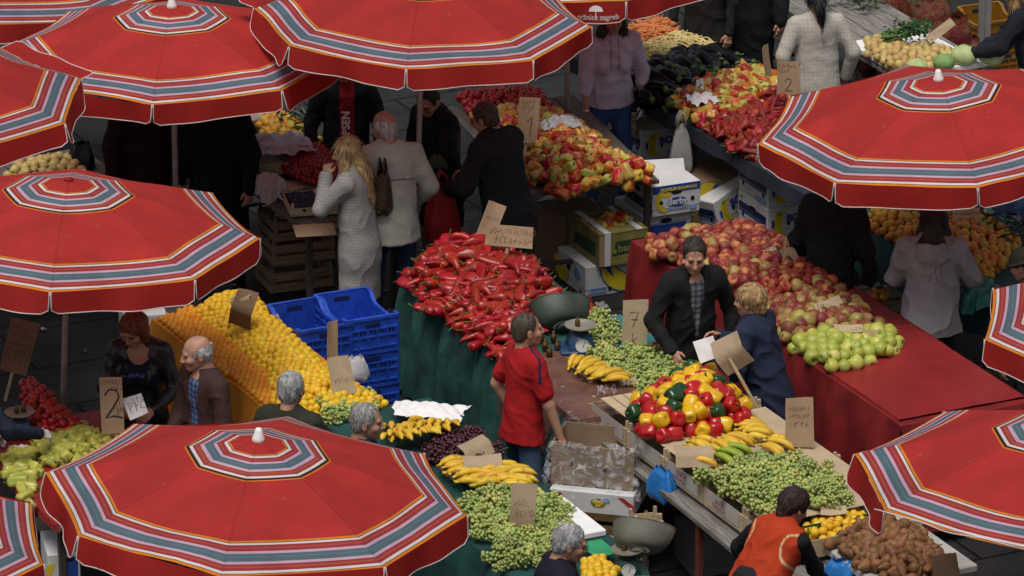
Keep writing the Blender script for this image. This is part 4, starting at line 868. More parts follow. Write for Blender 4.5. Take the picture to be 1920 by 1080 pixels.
            F=list(F)+[(a,a+ns,a+3*ns,a+2*ns) for a in k_]+[(a+2*ns,a+3*ns,a+4*ns) for a in k_]; jc=rh.uniform(.55,1.5,(ns,1))*np.array(hcx); C=np.concatenate([C]+[jc]*5); V=np.concatenate([V,SV])
        link('hair' if st!='hat' else 'hat',newmesh('hair',V,F,[M_hair if st!='hat' else M_cloth],None,True,col=np.clip(C,0,1)),t)
    # ---- clothes
    if low:
        f=Field(); lc=low['col']; fl=low.get('fat',1.)
        f.rc(pel+np.array([0,0,.08*s]),pel+np.array([0,0,-.04*s]),.145*s*B,.16*s*B,.04,flat=.74)
        for sd in(-1,1):
            hip,kn,an=arms[sd][3:]; f.rc(hip,kn,.094*s*B,.070*s*fl,.04); f.rc(kn,an,.068*s*fl,.058*s*fl,.03)
            f.hs(an+np.array([0,0,-.02*s]),(0,0,-1))
        V,F,C=f.mesh(.012*s,fold=.007,seed=int(v)+3,defcol=lc); link(low.get('name','trousers'),newmesh('trousers',V,F,[M_cloth],None,True,col=C),t)
    if shoes:
        for sd in(-1,1):
            an=arms[sd][5]; f=Field(); f.rc(an+np.array([0,-.035,-.04])*s,an+np.array([0,.15,-.055])*s,.045*s,.034*s,.03); f.rc(an,an+np.array([0,.0,-.05])*s,.042*s,.045*s,.03); f.hs((0,0,.003),(0,0,-1)); f.p[-1]['c']=np.array([0,0,.003])
            V,F,C=f.mesh(.012*s); link('shoe',newmesh('shoe',V,F,[M_shoe],None,True),t)
    layers=top if isinstance(top,list) else [top] if top else []
    for tpd in layers:
        f=Field(); g=tpd.get('g',0.)*s; cl=tpd['col']; hem=tpd.get('hem',-.10); belly=tpd.get('belly',0.)
        f.rc(tp(0,0,.12),tp(0,-.005,.40),(.152*B)*s+g,(.168*B)*s+g,.05,flat=.72,R=Rt)
        f.rc(tp(0,0,.14),tp(0,0,max(hem,-.14)),.150*s*B+g,.172*s*B+g+tpd.get('flare',0)*s,.05,flat=.76,R=Rt)
        if hem<-.14:
            lowp=pel+np.array([0,0,hem*s]); f.rc(tp(0,0,-.08),lowp,.168*s*B+g,.178*s*B+g+tpd.get('flare',0)*s,.05,flat=.8)
        if belly: f.el(tp(0,.07,.12),np.array((.13,.09+belly,.15))*s,.05)
        f.rc(tp(-.125*B,-.005,.462),tp(.125*B,-.005,.462),.062*s+g,.062*s+g,.05); f.rc(tp(0,-.02,.46),tp(0,-.02,.52),.08*s+g,.062*s+g,.04)
        if tpd.get('bust'): 
            for sd in(-1,1): f.el(tp(sd*.075,.095,.30),np.array((.07,.06,.07))*s,.04)
        slv=tpd.get('sleeve',1.)
        for sd in(-1,1):
            S,E,W=arms[sd][:3]; r1=.061*s*B+g*.8
            if slv<=0: continue
            if slv<=1.: 
                a=min(1,slv*2); f.rc(S,S+(E-S)*a,r1,(.050*s if slv>.5 else .054*s)+g*.8,.03)
            if slv>.5: a=(slv-.5)*2; f.rc(E,E+(W-E)*a,.050*s+g*.8,.042*s+g*.7,.025,tpd.get('cuff') if False else None)
        if tpd.get('hood'): f.el(tp(0,-.13,.47),np.array((.13,.07,.10))*s,.03); f.el(tp(0,-.10,.55),np.array((.07,.06,.05))*s,.02,None,None,'s')
        if tpd.get('collar'): 
            for i in range(10):
                a0,a1=PI*2*i/10,PI*2*(i+1)/10; c0=[.072*math.sin(a0),.06*math.cos(a0)-.012,.525-.025*math.cos(a0)]; c1=[.072*math.sin(a1),.06*math.cos(a1)-.012,.525-.025*math.cos(a1)]
                if tpd['collar']=='open' and math.cos((a0+a1)/2)>.75: continue
                f.rc(tp(*c0),tp(*c1),.017*s,.017*s,.01,tpd.get('ccol'))
        # openings
        f.el(hpnt(0,-.045,-.13) if not tpd.get('deep') else tp(0,.05,.50),(np.array((.056,.058,.075)) if not tpd.get('deep') else np.array((.085,.09,.12)))*s,.01,None,Rt,'s')
        vv=tpd.get('vee',0)
        if vv:   # front opening narrowing downwards
            for i in range(7):
                q=i/6; f.el(tp(0,.15,.50-vv*q),np.array((tpd.get('veew',.075)*(1-q*.75),.13,vv/8+.02))*s,.008,None,Rt,'s')
        lowc=tp(0,0,hem) if hem>=-.14 else pel+np.array([0,0,hem*s]); f.hs(lowc,Rt@np.array([0,0,-1]) if hem>=-.14 else (0,0,-1))
        V,F,C=f.mesh(tpd.get('vox',.011)*s,fold=tpd.get('fold',.009),fs=tpd.get('fs',1.),seed=int(u)+7,defcol=cl,cfn=(lambda V,C,fn=tpd.get('cfn'):fn((V-pel)@Rt/s,C,V)) if tpd.get('cfn') else None)
        link(tpd['name'],newmesh(tpd['name'],V,F,[tpd.get('mat',M_cloth)],None,True,col=np.clip(C,0,1)),t)
    if glasses:
        mb=MB()
        for sd in(-1,1):
            mb.tube([tuple(hpnt(sd*.031+.019*math.cos(a),.104,.002+.015*math.sin(a))) for a in [2*PI*i/12 for i in range(13)]],.0018*s,5)
            mb.tube([tuple(hpnt(sd*.05,.104,.006)),tuple(hpnt(sd*.082,.05,.008)),tuple(hpnt(sd*.086,-.01,.004))],.0018*s,5)
        mb.tube([tuple(hpnt(-.012,.104,.005)),tuple(hpnt(.012,.104,.005))],.0018*s,5); mb.build('glasses',[M_ink],t)
    info=dict(t=t,tp=tp,hp=hpnt,arms=arms,Rt=Rt,s=s,loc=loc,Rw=Rw,world=lambda p:Vector(tuple(Rw@np.asarray(p)+loc)))
    if extra: extra(info)
    HP.append(info); return info
def J(name,col,**k): d=dict(name=name,col=col); d.update(k); return d
BLK=(.012,.012,.013); NVY=(.018,.022,.042); JEAN=(.035,.06,.13); DKT=(.016,.016,.02)
def streaks(base,alt,fr=55,ax=2): return lambda L,C,V: np.where((np.sin(L[:,ax]*fr*2*PI/10)>.2)[:,None],np.array(alt),C)
def plaid(L,C,V):
    a=np.sin(L[:,0]*150)>.2; b=np.sin(L[:,2]*150)>.2; C=C.copy(); C[a]*=.45; C[b]*=.5; return C
# ---- left side
person('person with short red hair in a black leather jacket, reading by the price card',243,594,1.66,172,lean=4,hy=-18,hp=28,skin=(.40,.20,.13),hair=('bob',(.17,.045,.022)),
 top=[J('top',(.012,.014,.028),g=-.012,sleeve=.3,deep=True,fold=.004,bust=1,hem=-.05,cfn=lambda L,C,V:np.where(((np.abs(L[:,2]-.33)<.012)&(np.abs(L[:,0])<.06)&(L[:,1]>.05)&(np.sin(L[:,0]*260)>-.2))[:,None],np.array((.09,.14,.32)),C)),
      J('leather_jacket',BLK,vee=.5,veew=.095,mat=M_leather,fold=.012,g=.006,collar='open',bust=1,hem=-.08)],low=dict(col=DKT),armL=(-.14,.30,1.06),armR=(.10,.33,1.10))
person('bald elderly person in a brown jacket over a blue shirt, facing left',364,631,1.70,128,lean=6,hy=-22,hp=10,skin=(.44,.24,.17),hair=('bald',(.42,.40,.39)),brow=(.35,.33,.32),
 top=[J('shirt',(.10,.16,.34),g=-.010,fold=.003,collar=True,ccol=(.16,.24,.45),hem=-.08,cfn=plaid,vox=.009),J('brown_jacket',(.052,.028,.024),vee=.6,veew=.07,g=.010,fold=.010,hem=-.16)],low=dict(col=(.03,.03,.035)),armL=(-.15,.26,1.0),armR=(.10,.28,.98))
person('grey haired person in a dark olive jacket seen from behind, by the citrus heap',547,696,1.72,-25,hp=6,hair=('grey',(.30,.30,.30)),top=J('olive_jacket',(.030,.031,.022),collar=True,g=.014,hem=-.12),low=dict(col=DKT),armL=(-.2,.2,1.0),armR=(.16,.3,1.02))
person('grey haired person looking right towards the bananas, half hidden by the lower left umbrella',688,757,1.72,-95,hp=4,skin=(.40,.22,.15),hair=('grey',(.26,.25,.24)),brow=(.2,.19,.18),top=J('grey_jacket',(.03,.033,.045),collar=True,g=.01),low=dict(col=DKT))
person('white haired person just visible under the front flap of the lower left umbrella',338,1074,1.68,10,hair=('grey',(.55,.55,.54)),top=J('dark_jacket',DKT,collar=True),low=dict(col=DKT))
person('person at the left edge with a pale glove reaching towards the price card',-38,648,1.68,-60,hp=15,hair=('short',(.05,.04,.03)),glove=(.6,.58,.55),top=J('dark_jacket',NVY,collar=True,g=.01),low=dict(col=DKT),armR=(.25,.42,1.10),armL=(-.2,.25,1.0))
# ---- centre left
M_bagl=mat('brown_leather',(.055,.03,.018),.4,var=.3,bump=.3)
P5=person('blonde long haired person in a grey knitted cardigan, hand raised to the face',645,257,1.67,72,lean=5,hy=8,hp=12,skin=(.46,.26,.18),hair=('long',(.38,.265,.125),.42),
 top=J('knitted_cardigan',(.31,.30,.295),mat=M_knit,hem=-.50,g=.02,flare=.0,fold=.005,cfn=lambda L,C,V:C*(1+.16*np.sin(V[:,2]*330))[:,None]),low=dict(col=(.015,.016,.022)),armL=(-.06,.24,1.40),armR=(.16,.30,1.22),hintL=(-.5,.2,-1),curl=.9,stance=.03)
person('balding white haired person in a pale beige jacket and jeans, seen from behind',718,208,1.77,14,lean=5,hy=24,hp=10,skin=(.45,.25,.19),hair=('bald',(.50,.47,.46)),build=1.08,
 top=J('beige_jacket',(.46,.455,.39),g=.02,hem=-.16,collar=True,ccol=(.02,.025,.05),fold=.008,cfn=lambda L,C,V:np.where(((np.abs(L[:,2]-.30-.02*np.cos(L[:,0]*9))<.006)&(L[:,1]<-.02)&(np.abs(L[:,0])<.17))[:,None],C*.3,C)),low=dict(col=(.022,.04,.085),fat=1.1),armL=(-.24,.22,1.0),armR=(.24,.2,.98))
person('dark haired person in a long black coat and glasses, holding out an open hand',795,168,1.68,132,lean=9,hy=20,hp=30,skin=(.40,.21,.14),hair=('short',(.012,.01,.01)),glasses=True,
 top=J('black_coat',BLK,hem=-.42,g=.02,collar=True,fold=.012),low=dict(col=(.12,.115,.09)),armL=(-.16,.40,1.12),armR=(.05,.30,1.12),curl=.15)
person('person with short brown hair in a dark jacket bending over the pepper table',900,193,1.76,52,lean=13,hy=8,hp=22,skin=(.42,.21,.14),hair=('short',(.07,.04,.028)),build=1.12,
 top=J('dark_jacket',(.017,.015,.020),g=.028,hem=-.30,collar=True,fold=.014),low=dict(col=DKT,fat=1.15),armL=(-.22,.36,1.05),armR=(.02,.34,1.12))
person('person in a black jacket with a red lettered panel, in shade behind the balding one',645,95,1.76,176,hp=12,hair=('short',(.02,.015,.012)),
 top=J('lettered_jacket',BLK,g=.012,collar=True,cfn=lambda L,C,V:np.where(((np.abs(L[:,0]+.02)<.055)&(L[:,1]>.04))[:,None],np.array((.26,.02,.025)),C)),low=dict(col=DKT),
 extra=lambda i:link('lettering',text_mesh('lettering','PSEN',.085,M_white,bold=.002),i['t'],tuple(i['tp'](-.045,.175,.26)),(PI/2,-PI/2,PI)))
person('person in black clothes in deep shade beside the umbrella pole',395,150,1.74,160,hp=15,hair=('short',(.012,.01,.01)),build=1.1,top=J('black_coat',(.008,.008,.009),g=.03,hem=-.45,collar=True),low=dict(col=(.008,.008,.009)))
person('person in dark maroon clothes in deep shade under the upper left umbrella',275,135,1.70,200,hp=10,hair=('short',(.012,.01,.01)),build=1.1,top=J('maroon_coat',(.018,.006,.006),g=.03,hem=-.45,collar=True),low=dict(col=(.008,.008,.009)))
# ---- top
P9=person('seller in a lilac sweatshirt, blue jeans and white gloves, face under the lettered umbrella',1148,8,1.70,196,hp=6,skin=(.36,.19,.12),hair=('long',(.03,.018,.012),.30),build=1.05,glove=(.62,.58,.54),
 top=J('sweatshirt',(.48,.40,.50),g=.014,flare=.025,hem=-.06,sleeve=.72,fold=.011,hood=False,bust=1,cfn=lambda L,C,V:np.where(((np.abs(np.abs(L[:,0])-.035)<.006)&(L[:,2]>.28)&(L[:,1]>.05))[:,None],C*.5,C)),low=dict(col=(.045,.10,.25),name='jeans'),armL=(-.25,.12,.90),armR=(.24,.16,.86),curl=.35)
person('person with a black ponytail in a cream tweed jacket, seen from behind',1530,-28,1.66,12,hp=6,hair=('pony',(.010,.010,.014)),build=1.05,
 top=J('tweed_jacket',(.43,.395,.35),g=.014,hem=-.24,collar=True,fold=.004,cfn=lambda L,C,V:C*(1+.06*np.sin(L[:,0]*200)+.06*np.sin(L[:,2]*200))[:,None]),low=dict(col=DKT),armL=(-.27,.06,.93),armR=(.27,.05,.92))
person('person with long fair hair in a navy jacket leaning over cabbages at the top right',1897,-42,1.66,78,lean=16,hp=14,hair=('long',(.24,.14,.06),.30),top=J('navy_jacket',(.016,.017,.026),g=.02,hood=True,fold=.012),low=dict(col=DKT),armL=(-.15,.50,1.06),armR=(.12,.48,1.02))
person('person in a dark grey skirt and apron by the eggplants, head out of sight',1318,-128,1.70,150,hair=('short',(.03,.02,.02)),top=[J('black_top',DKT),J('apron',(.022,.021,.020),sleeve=0,hem=-.58,g=.015,flare=.02)],low=dict(col=DKT))
person('person in a long slate black coat behind the eggplants, head above the picture',1400,-150,1.74,170,hair=('short',(.03,.02,.02)),build=1.15,top=J('long_coat',(.011,.012,.014),hem=-.68,g=.035,collar=True),low=dict(col=DKT))
# ---- right
person('long dark haired person in a pale grey hooded sweatshirt, seen from behind',1752,384,1.66,-8,lean=6,hp=10,hair=('long',(.028,.016,.011),.36),build=1.08,
 top=J('hooded_sweatshirt',(.29,.27,.285),g=.024,hem=-.16,hood=True,fold=.016,flare=.01),low=dict(col=(.012,.013,.017)),armL=(-.18,.34,1.05),armR=(.2,.34,1.08),stance=.06)
person('person in a long black coat whose head is hidden by the right umbrella',1568,305,1.76,-25,hair=('short',(.02,.015,.012)),build=.98,top=J('black_coat',(.014,.0135,.0135),g=.022,hem=-.45,collar=True,fold=.014),low=dict(col=DKT))
person('person with a dark hat at the right edge beside the oranges',1912,468,1.60,60,hp=20,hair=('hat',(.022,.022,.016)),top=J('dark_jacket',(.02,.02,.018),g=.02,collar=True),low=dict(col=DKT))
person('person with short dark hair in a black jacket over a checked shirt, looking down',1303,450,1.78,-162,lean=5,hy=-14,hp=17,skin=(.44,.235,.16),hair=('short',(.032,.024,.019)),build=.97,
 top=[J('checked_shirt',(.17,.19,.22),g=-.010,fold=.004,collar=True,hem=-.1,cfn=plaid,vox=.009),J('black_jacket',(.013,.013,.013),vee=.34,veew=.062,g=.012,collar='open',hem=-.18,fold=.012)],low=dict(col=(.016,.016,.018)),armL=(-.28,.10,.92),armR=(.22,.24,.98))
P15=person('blonde short haired person in navy jacket and pink trousers, holding up a white sheet',1405,534,1.62,64,lean=15,hy=4,hp=2,skin=(.45,.25,.17),hair=('puffy',(.34,.21,.095)),build=1.04,
 top=J('navy_jacket',(.020,.027,.055),g=.022,hem=-.20,collar=True,fold=.015),low=dict(col=(.55,.13,.32),name='pink_trousers',fat=1.1),armL=(-.14,.34,1.16),armR=(.08,.42,1.24))
P16=person('person in a red t-shirt and jeans with cropped hair, reaching for the cardboard box',985,587,1.70,-64,lean=4,hy=-8,hp=-2,lean_s=-2,skin=(.40,.215,.14),hair=('crop',(.06,.043,.03)),build=.90,
 top=J('red_t_shirt',(.33,.012,.015),g=.017,flare=.03,hem=-.10,sleeve=.36,fold=.008,cfn=lambda L,C,V:np.where(((np.abs(L[:,1]+.004)<.011)&(L[:,2]>.36)|((np.abs(np.abs(L[:,0])-.205)<.012)&(L[:,2]>.18)&(L[:,2]<.34)&False))[:,None],np.array((.018,.018,.05)),C)),
 low=dict(col=(.06,.10,.17),name='jeans'),armR=(.27,.17,.86),armL=(-.22,.04,.92),hintR=(.8,-.6,-.3),curl=.6)
P17=person('seller with dark brown hair in an orange red vest over black sleeves, bending forward',1500,917,1.62,-48,lean=36,hy=-4,hp=18,hair=('puffy',(.030,.015,.012)),build=1.10,
 top=[J('black_shirt',BLK,g=.004,sleeve=.78,fold=.009),J('orange_vest',(.40,.042,.014),g=.026,sleeve=0,hem=-.16,fold=.011,cfn=lambda L,C,V:np.where(((np.abs(np.hypot(np.abs(L[:,0])-.225,(L[:,2]-.40)*.75)-.085)<.006)|(np.abs(L[:,2]-.535+.6*np.abs(L[:,0]))<.0))[:,None],np.array((.55,.42,.22)),C))],low=dict(col=DKT),armL=(-.34,.34,.86),armR=(.12,.62,.86),hintL=(-1,-.3,.1))
person('grey haired person with glasses in a navy jacket at the bottom, facing right',1076,984,1.70,-82,lean=14,hy=-2,hp=12,skin=(.40,.21,.14),hair=('grey',(.30,.30,.305)),glasses=True,brow=(.2,.2,.2),top=J('navy_jacket',(.012,.013,.024),g=.02,collar=True),low=dict(col=DKT),armL=(-.15,.36,1.05),armR=(.12,.38,1.02))
# ------------------------------------------------------------------ price cards
M_stick=mat('stick_wood',(.42,.32,.19),.8,var=.2); M_cardl=mat('cardboard_pale',(.44,.34,.22),.85,var=.1,bump=.1,bs=24)
def card(label,u,v,z,w,h,yaw=0,tilt=-.25,roll=0,m=None,txt=(),ink=None,stick=None,ts=.06,tw=.006,fold=0,name='price_card',cat='price card',bow=.01,group='cardboard price cards'):
    t=thing(name,label,cat,at(u,v,z),yaw,group); t.rotation_euler=Euler((tilt,roll,yaw),'XYZ')
    r_=random.Random(int(u*3+v)); mb=MB(); j=lambda:r_.uniform(-.012,.012); k=(j(),j(),j(),j())
    def fn(i,jj):
        x=(i-.5)*w+(k[0]*(1-jj)+k[1]*jj)*(1 if i>.5 else -1)*.5; zz=(jj-.5)*h+(k[2]*(1-i)+k[3]*i)*(.6 if jj>.5 else -.3)
        y=bow*math.cos(PI*(i-.5))*1.-bow + (abs(jj-.5)*fold if fold else 0)+.003*math.sin(i*7+jj*5+u)
        return (x,y,zz)
    n=6; mb.grid(fn,n,n); mb.grid(lambda i,jj:(lambda p:(p[0],p[1]+.004,p[2]))(fn(1-i,jj)),n,n)
    for a,b in(((0,0),(1,0)),((1,0),(1,1)),((1,1),(0,1)),((0,1),(0,0))):
        mb.grid(lambda i,jj:(lambda p:(p[0],p[1]+.004*jj,p[2]))(fn(a[0]+(b[0]-a[0])*i,a[1]+(b[1]-a[1])*i)),n,1)
    mb.build('card',[m or M_card],t)
    if txt:
        tb=MB()
        for tx in txt:
            body,x,zz,sz=tx[:4]; handwrite(tb,body,x*w,zz*h,sz,max(.0026,sz*.058))
        tb.V=[(q[0],fn(q[0]/w+.5,min(1,max(0,q[2]/h+.5)))[1]-.0022,q[2]) for q in tb.V]
        tb.build('handwriting',[ink or M_ink],t)
    if stick:
        x,l=stick; mb=MB(); mb.box((x*w,.012,-h/2-l/2+.05),(.022,.008,l+.1),bev=.002); mb.build('stick',[M_stick],t)
    return t
card('card with a large brown 7 standing among the green grapes',1190,612,1.06,.175,.37,.1,-.15,.05,M_cardl,[('7',-.22,-.02,.11),('k',-.1,-.36,.09)],M_pencil)
card('card numbered 10 on the mixed pepper table',990,225,1.12,.16,.36,.25,-.2,.13,M_card,[('~',-.35,.33,.045),('~',-.35,.2,.04),('10',-.12,-.32,.14)],M_pencil,stick=(0,.12))
card('tall card with two written lines and a 2, before the cream tweed jacket',1478,150,1.10,.18,.30,.1,-.15,0,M_card,[('~~',-.4,.32,.035),('~',-.4,.2,.035),('2',-.15,-.3,.10)],M_ink,stick=(0,.15))
card('narrow card seen nearly edge-on beside the eggplants',1437,122,1.10,.12,.32,1.15,-.1,-.1,M_card,stick=(0,.15))
card('tall card with a big 2 in front of the red haired reader',210,760,1.15,.16,.38,-.05,-.12,-.04,M_card,[('~~',-.42,.38,.034),('~',.0,.28,.034),('2',-.28,-.22,.19),('n',.18,.0,.06),('k',.2,-.18,.05),('~',.1,-.1,.03)],M_ink,stick=(.1,.2),ts=.1)
card('dark card covered in writing, leaning at the left edge above the tomatoes',36,650,1.2,.19,.36,.1,-.3,.3,M_cardd,[('~~',-.4,.3,.04),('~~',-.4,.15,.04),('~~',-.4,.0,.04),('~~',-.4,-.15,.04),('~',-.4,-.3,.05)],M_ink,stick=(0,.2))
card('faintly written card on a stick at the far edge of the green grapes',1499,792,1.14,.19,.33,.0,-.12,-.02,M_card,[('~~',-.35,.25,.028),('~~',-.35,.1,.028),('~',-.3,-.1,.05)],M_pencil,stick=(0,.25))
card('creased brown paper card standing in the lower green grapes',980,958,1.08,.155,.34,-.05,-.12,.06,M_kraft,[('~',-.35,.1,.04),('~',-.3,-.1,.05)],M_pencil,fold=.05)
card('torn brown card hanging upside down over the yellow citrus fruit',452,585,1.13,.16,.27,-.2,-.1,.25,M_cardd,fold=.2)
card('folded pale paper on top of the upside down brown card',450,562,1.20,.15,.11,-.2,-.7,-.35,M_cardl,fold=.1)
card('narrow tall card behind the pale square one at the citrus heap',622,640,1.12,.085,.28,.7,-.1,.08,M_card)
card('square pale card at the lower end of the citrus heap',640,704,1.08,.155,.27,.05,-.25,-.18,M_cardl,[('~',-.3,-.2,.05)],M_pencil,stick=(0,.12))
card('narrow card leaning behind the wide one on the red pepper heap',918,420,1.20,.14,.32,.0,-.25,.38,M_card,[('~',-.3,.1,.04),('~',-.3,-.1,.04)],M_pencil)
card('wide card with writing on the red pepper heap',955,443,1.20,.34,.155,.05,-.2,.10,M_card,[('~~~',-.42,.1,.045),('~~',-.3,-.35,.055)],M_pencil,stick=(-.02,.16))
card('paper card lying among the far red apples',1350,449,.985,.19,.20,.75,-1.15,.2,M_cardl,[('~~',-.4,.1,.03),('~',-.4,-.2,.03)],M_ink)
card('card with figures lying on the apples left of the thin stick',1432,486,.99,.23,.15,.3,-.95,-.2,M_cardl,[('~',-.4,-.1,.04),('55',.1,-.15,.09)],M_ink)
card('plain brown card standing right of the figured one on the apples',1484,490,1.0,.12,.20,.5,-.6,-.15,M_card)
card('card with writing on the two coloured apples',1558,582,1.0,.22,.17,.55,-.85,-.1,M_cardl,[('~',-.4,.2,.04),('~',-.4,.0,.05),('~',.0,-.3,.05)],M_ink)
card('flat torn card at the edge of the green apples, left half',1590,616,.985,.19,.07,.1,-.95,.05,M_cardl,[('~',.1,-.3,.03)],M_ink)
card('flat torn card at the edge of the green apples, right half',1632,632,.975,.12,.11,-.5,-.95,-.15,M_card)
card('blank cardboard strip slanting over the onions',1763,58,1.10,.26,.075,.2,-.5,-.62,M_cardl,bow=.02)
card('bent square end of cardboard lying on the onions',1738,82,1.0,.13,.11,.3,-.8,-.3,M_cardl)
card('card with two lines lying on the shaded oranges',1812,405,1.06,.20,.13,-.2,-.7,-.12,M_cardl,[('~~~',-.42,.05,.03),('~~',-.42,-.3,.03)],M_ink)
card('small blank card by the oranges at the near end',1812,500,.99,.11,.09,-.6,-.8,-.3,M_cardl)
card('dark card at the bottom among the brown pears',1772,1064,1.0,.16,.17,.1,-.2,-.12,M_cardd)
card('creased brown paper sheet on a stick above the bell peppers',1368,664,1.28,.22,.24,-.35,-.15,-.62,M_kraft,fold=.12,stick=(-.1,.30))
card('bright white sheet held up by the blonde shopper',1325,655,1.27,.15,.15,.0,-.35,-.35,M_white,name='paper_sheet',cat='paper')
card('white booklet with dark letters held by the red haired reader',254,762,1.12,.14,.15,.15,-.6,-.35,M_white,[('~',-.3,.1,.05),('~',-.3,-.25,.06)],M_ink,name='booklet',cat='booklet')
card('brown paper bag lying flat on the bananas, left one',893,838,1.0,.21,.15,.6,-1.0,-.15,M_kraft,name='paper_bag',cat='paper bag',fold=.06)
card('brown paper bag lying flat on the bananas, front one',905,868,1.0,.25,.17,.1,-1.0,-.02,M_kraft,name='paper_bag',cat='paper bag',fold=.08)
card('brown paper sheet lying over the bananas on the cardboard liner',1302,848,1.07,.25,.17,.1,-1.0,.02,M_kraft,name='paper_bag',cat='paper bag',fold=.1)
card('thin wooden stick standing in the apples',1468,490,1.03,.016,.34,.1,-.05,.06,M_stick,name='stick',cat='stick')
card('pale card tucked between grapes and yellow fruit at lower right',1563,957,.98,.16,.07,.0,-1.0,-.03,M_cardl)
# ------------------------------------------------------------------ cartons
M_bw=mat('carton_white',(.56,.56,.57),.75,var=.08,bump=.05,bs=20); M_blue=mat('print_blue',(.02,.055,.27),.6,var=.1); M_bany=mat('print_banana',(.60,.47,.02),.6,var=.12); M_bang2=mat('print_green',(.20,.28,.03),.6); M_lblue=mat('print_pale_blue',(.22,.33,.55),.6)
M_hole=mat('hole_dark',(.006,.006,.006),.9,var=0); M_prt=mat('print_dark_green',(.02,.05,.02),.7); M_olive=mat('carton_olive',(.20,.17,.05),.75,var=.3,vs=5); M_tape=mat('tape_white',(.62,.62,.62),.4,var=.05); M_dkblue=mat('print_navy',(.015,.02,.08),.6); M_red=mat('print_red',(.35,.03,.04),.6)
def crescent(cx,cz,R,a0,a1,w,n=10):
    o=[];i=[]
    for k in range(n+1):
        a=a0+(a1-a0)*k/n; t=w*math.sin(PI*k/n)**.6+.003; o.append((cx+(R+t)*math.cos(a),cz+(R+t)*math.sin(a))); i.append((cx+(R-t)*math.cos(a),cz+(R-t)*math.sin(a)))
    return o+i[::-1]
def disc(cx,cz,rx,rz,n=14): return [(cx+rx*math.cos(2*PI*k/n),cz+rz*math.sin(2*PI*k/n)) for k in range(n)]
def rect(x0,z0,x1,z1): return [(x0,z0),(x1,z0),(x1,z1),(x0,z1)]
class Carton:
    def __init__(s,label,u,v,z0,yaw,w=.40,d=.50,h=.245,m=None,lid=True,open_=False,ref=None,group='banana cartons',tilt=(0,0)):
        p=at(u,v,z0 if ref is None else ref); p.z=z0
        s.t=thing('carton',label,'carton',p,yaw,group); s.t.rotation_euler=Euler((tilt[0],tilt[1],yaw)); s.w,s.d,s.h=w,d,h; m=m or M_bw
        mb=MB()
        if open_:
            th=.008
            for c,dd in(((w/2,th/2,h/2),(w,th,h)),((w/2,d-th/2,h/2),(w,th,h)),((th/2,d/2,h/2),(th,d-2*th,h)),((w-th/2,d/2,h/2),(th,d-2*th,h)),((w/2,d/2,.006),(w-2*th,d-2*th,.008))): mb.box(c,dd)
            mb.build('box',[m],s.t)
        else:
            mb.box((w/2,d/2,h/2),(w,d,h),bev=.006); mb.build('box',[m],s.t)
            if lid: mb=MB(); mb.box((w/2,d/2,h*.62),(w+.008,d+.008,h*.78),bev=.006); mb.build('lid',[m],s.t)
        s.off=.0055 if (lid and not open_) else .0015; s.n=0
    def X(s,face): return T(0,-s.off,0) if face=='f' else T(-s.off,s.d,0,rz=-PI/2)
    def pr(s,face,m,*polys,name='print'):
        mb=MB(); s.n+=1
        for p in polys: mb.poly(p,.0008*(1+s.n*.5))
        me=mb.mesh(name,[m]); me.transform(s.X(face)); link(name,me,s.t); return s
    def txt(s,face,body,x,z,size,m,bold=.002,shear=0,name='lettering'):
        me=text_mesh(name,body,size,m,bold,shear); s.n+=1; me.transform(s.X(face)@Matrix.Translation((x,-.0012*(1+s.n*.5)-.0006,z))@Matrix.Rotation(PI/2,4,'X')); link(name,me,s.t); return s
Y0=math.radians(24)
def bonita(label,u,v,z0,yaw=Y0,ref=None,tilt=(0,0),full=True):
    c=Carton(label,u,v,z0,yaw,ref=ref,tilt=tilt)
    c.pr('f',M_bany,crescent(.16,.12,.10,PI*.62,PI*1.36,.022),crescent(.20,.12,.105,PI*.64,PI*1.34,.018)).pr('f',M_bang2,disc(.095,.20,.022,.014)).pr('f',M_hole,disc(.175,.11,.014,.014)).pr('f',M_blue,rect(.03,.09,.055,.15))
    c.txt('f','BONITA',.31,.125,.085,M_blue,.003).txt('f','Premium',.29,.20,.028,M_lblue,0).pr('f',M_lblue,rect(.22,.02,.38,.055))
    c.pr('l',M_dkblue,rect(.02,.12,.48,.175)).pr('l',M_blue,rect(.02,.10,.48,.112)).pr('l',M_hole,disc(.25,.175,.055,.016),disc(.09,.085,.012,.02),disc(.43,.085,.012,.02)).pr('l',M_lblue,rect(.30,.02,.46,.05)).pr('l',M_bang2,disc(.06,.215,.025,.014))
    return c
for k,l in((0,'bottom'),(1,'middle'),(2,'top')): bonita('white banana carton with blue print at the right of the apples, %s of its stack'%l,1438,507,.25*k,ref=0)
bonita('tilted white banana carton leaning between the two stacks',1352,432,.16,.75,ref=.16,tilt=(-.10,-.28))
bonita('dusty white banana carton under the eggplant table',1203,302,.28,Y0,ref=.28)
for k in(0,1):
    c=Carton('white carton with a blue band, %s the one with the blue oval mark'%('directly beneath' if k else 'lowest below'),1205,521,.25*k,Y0,ref=0); c.pr('f',M_blue,rect(.0,.05,.36,.16)).pr('f',M_lblue,rect(0,.165,.36,.175)).pr('f',M_hole,disc(.19,.19,.05,.02)).pr('f',M_bang2,disc(.03,.215,.03,.018)).txt('f','BONITA',.2,.0,.05,M_blue,.002)
    c.pr('l',M_dkblue,rect(.02,.08,.48,.14))
c=Carton('white banana carton with a blue oval mark and a blue top band',1222,524,.50,Y0,ref=0)
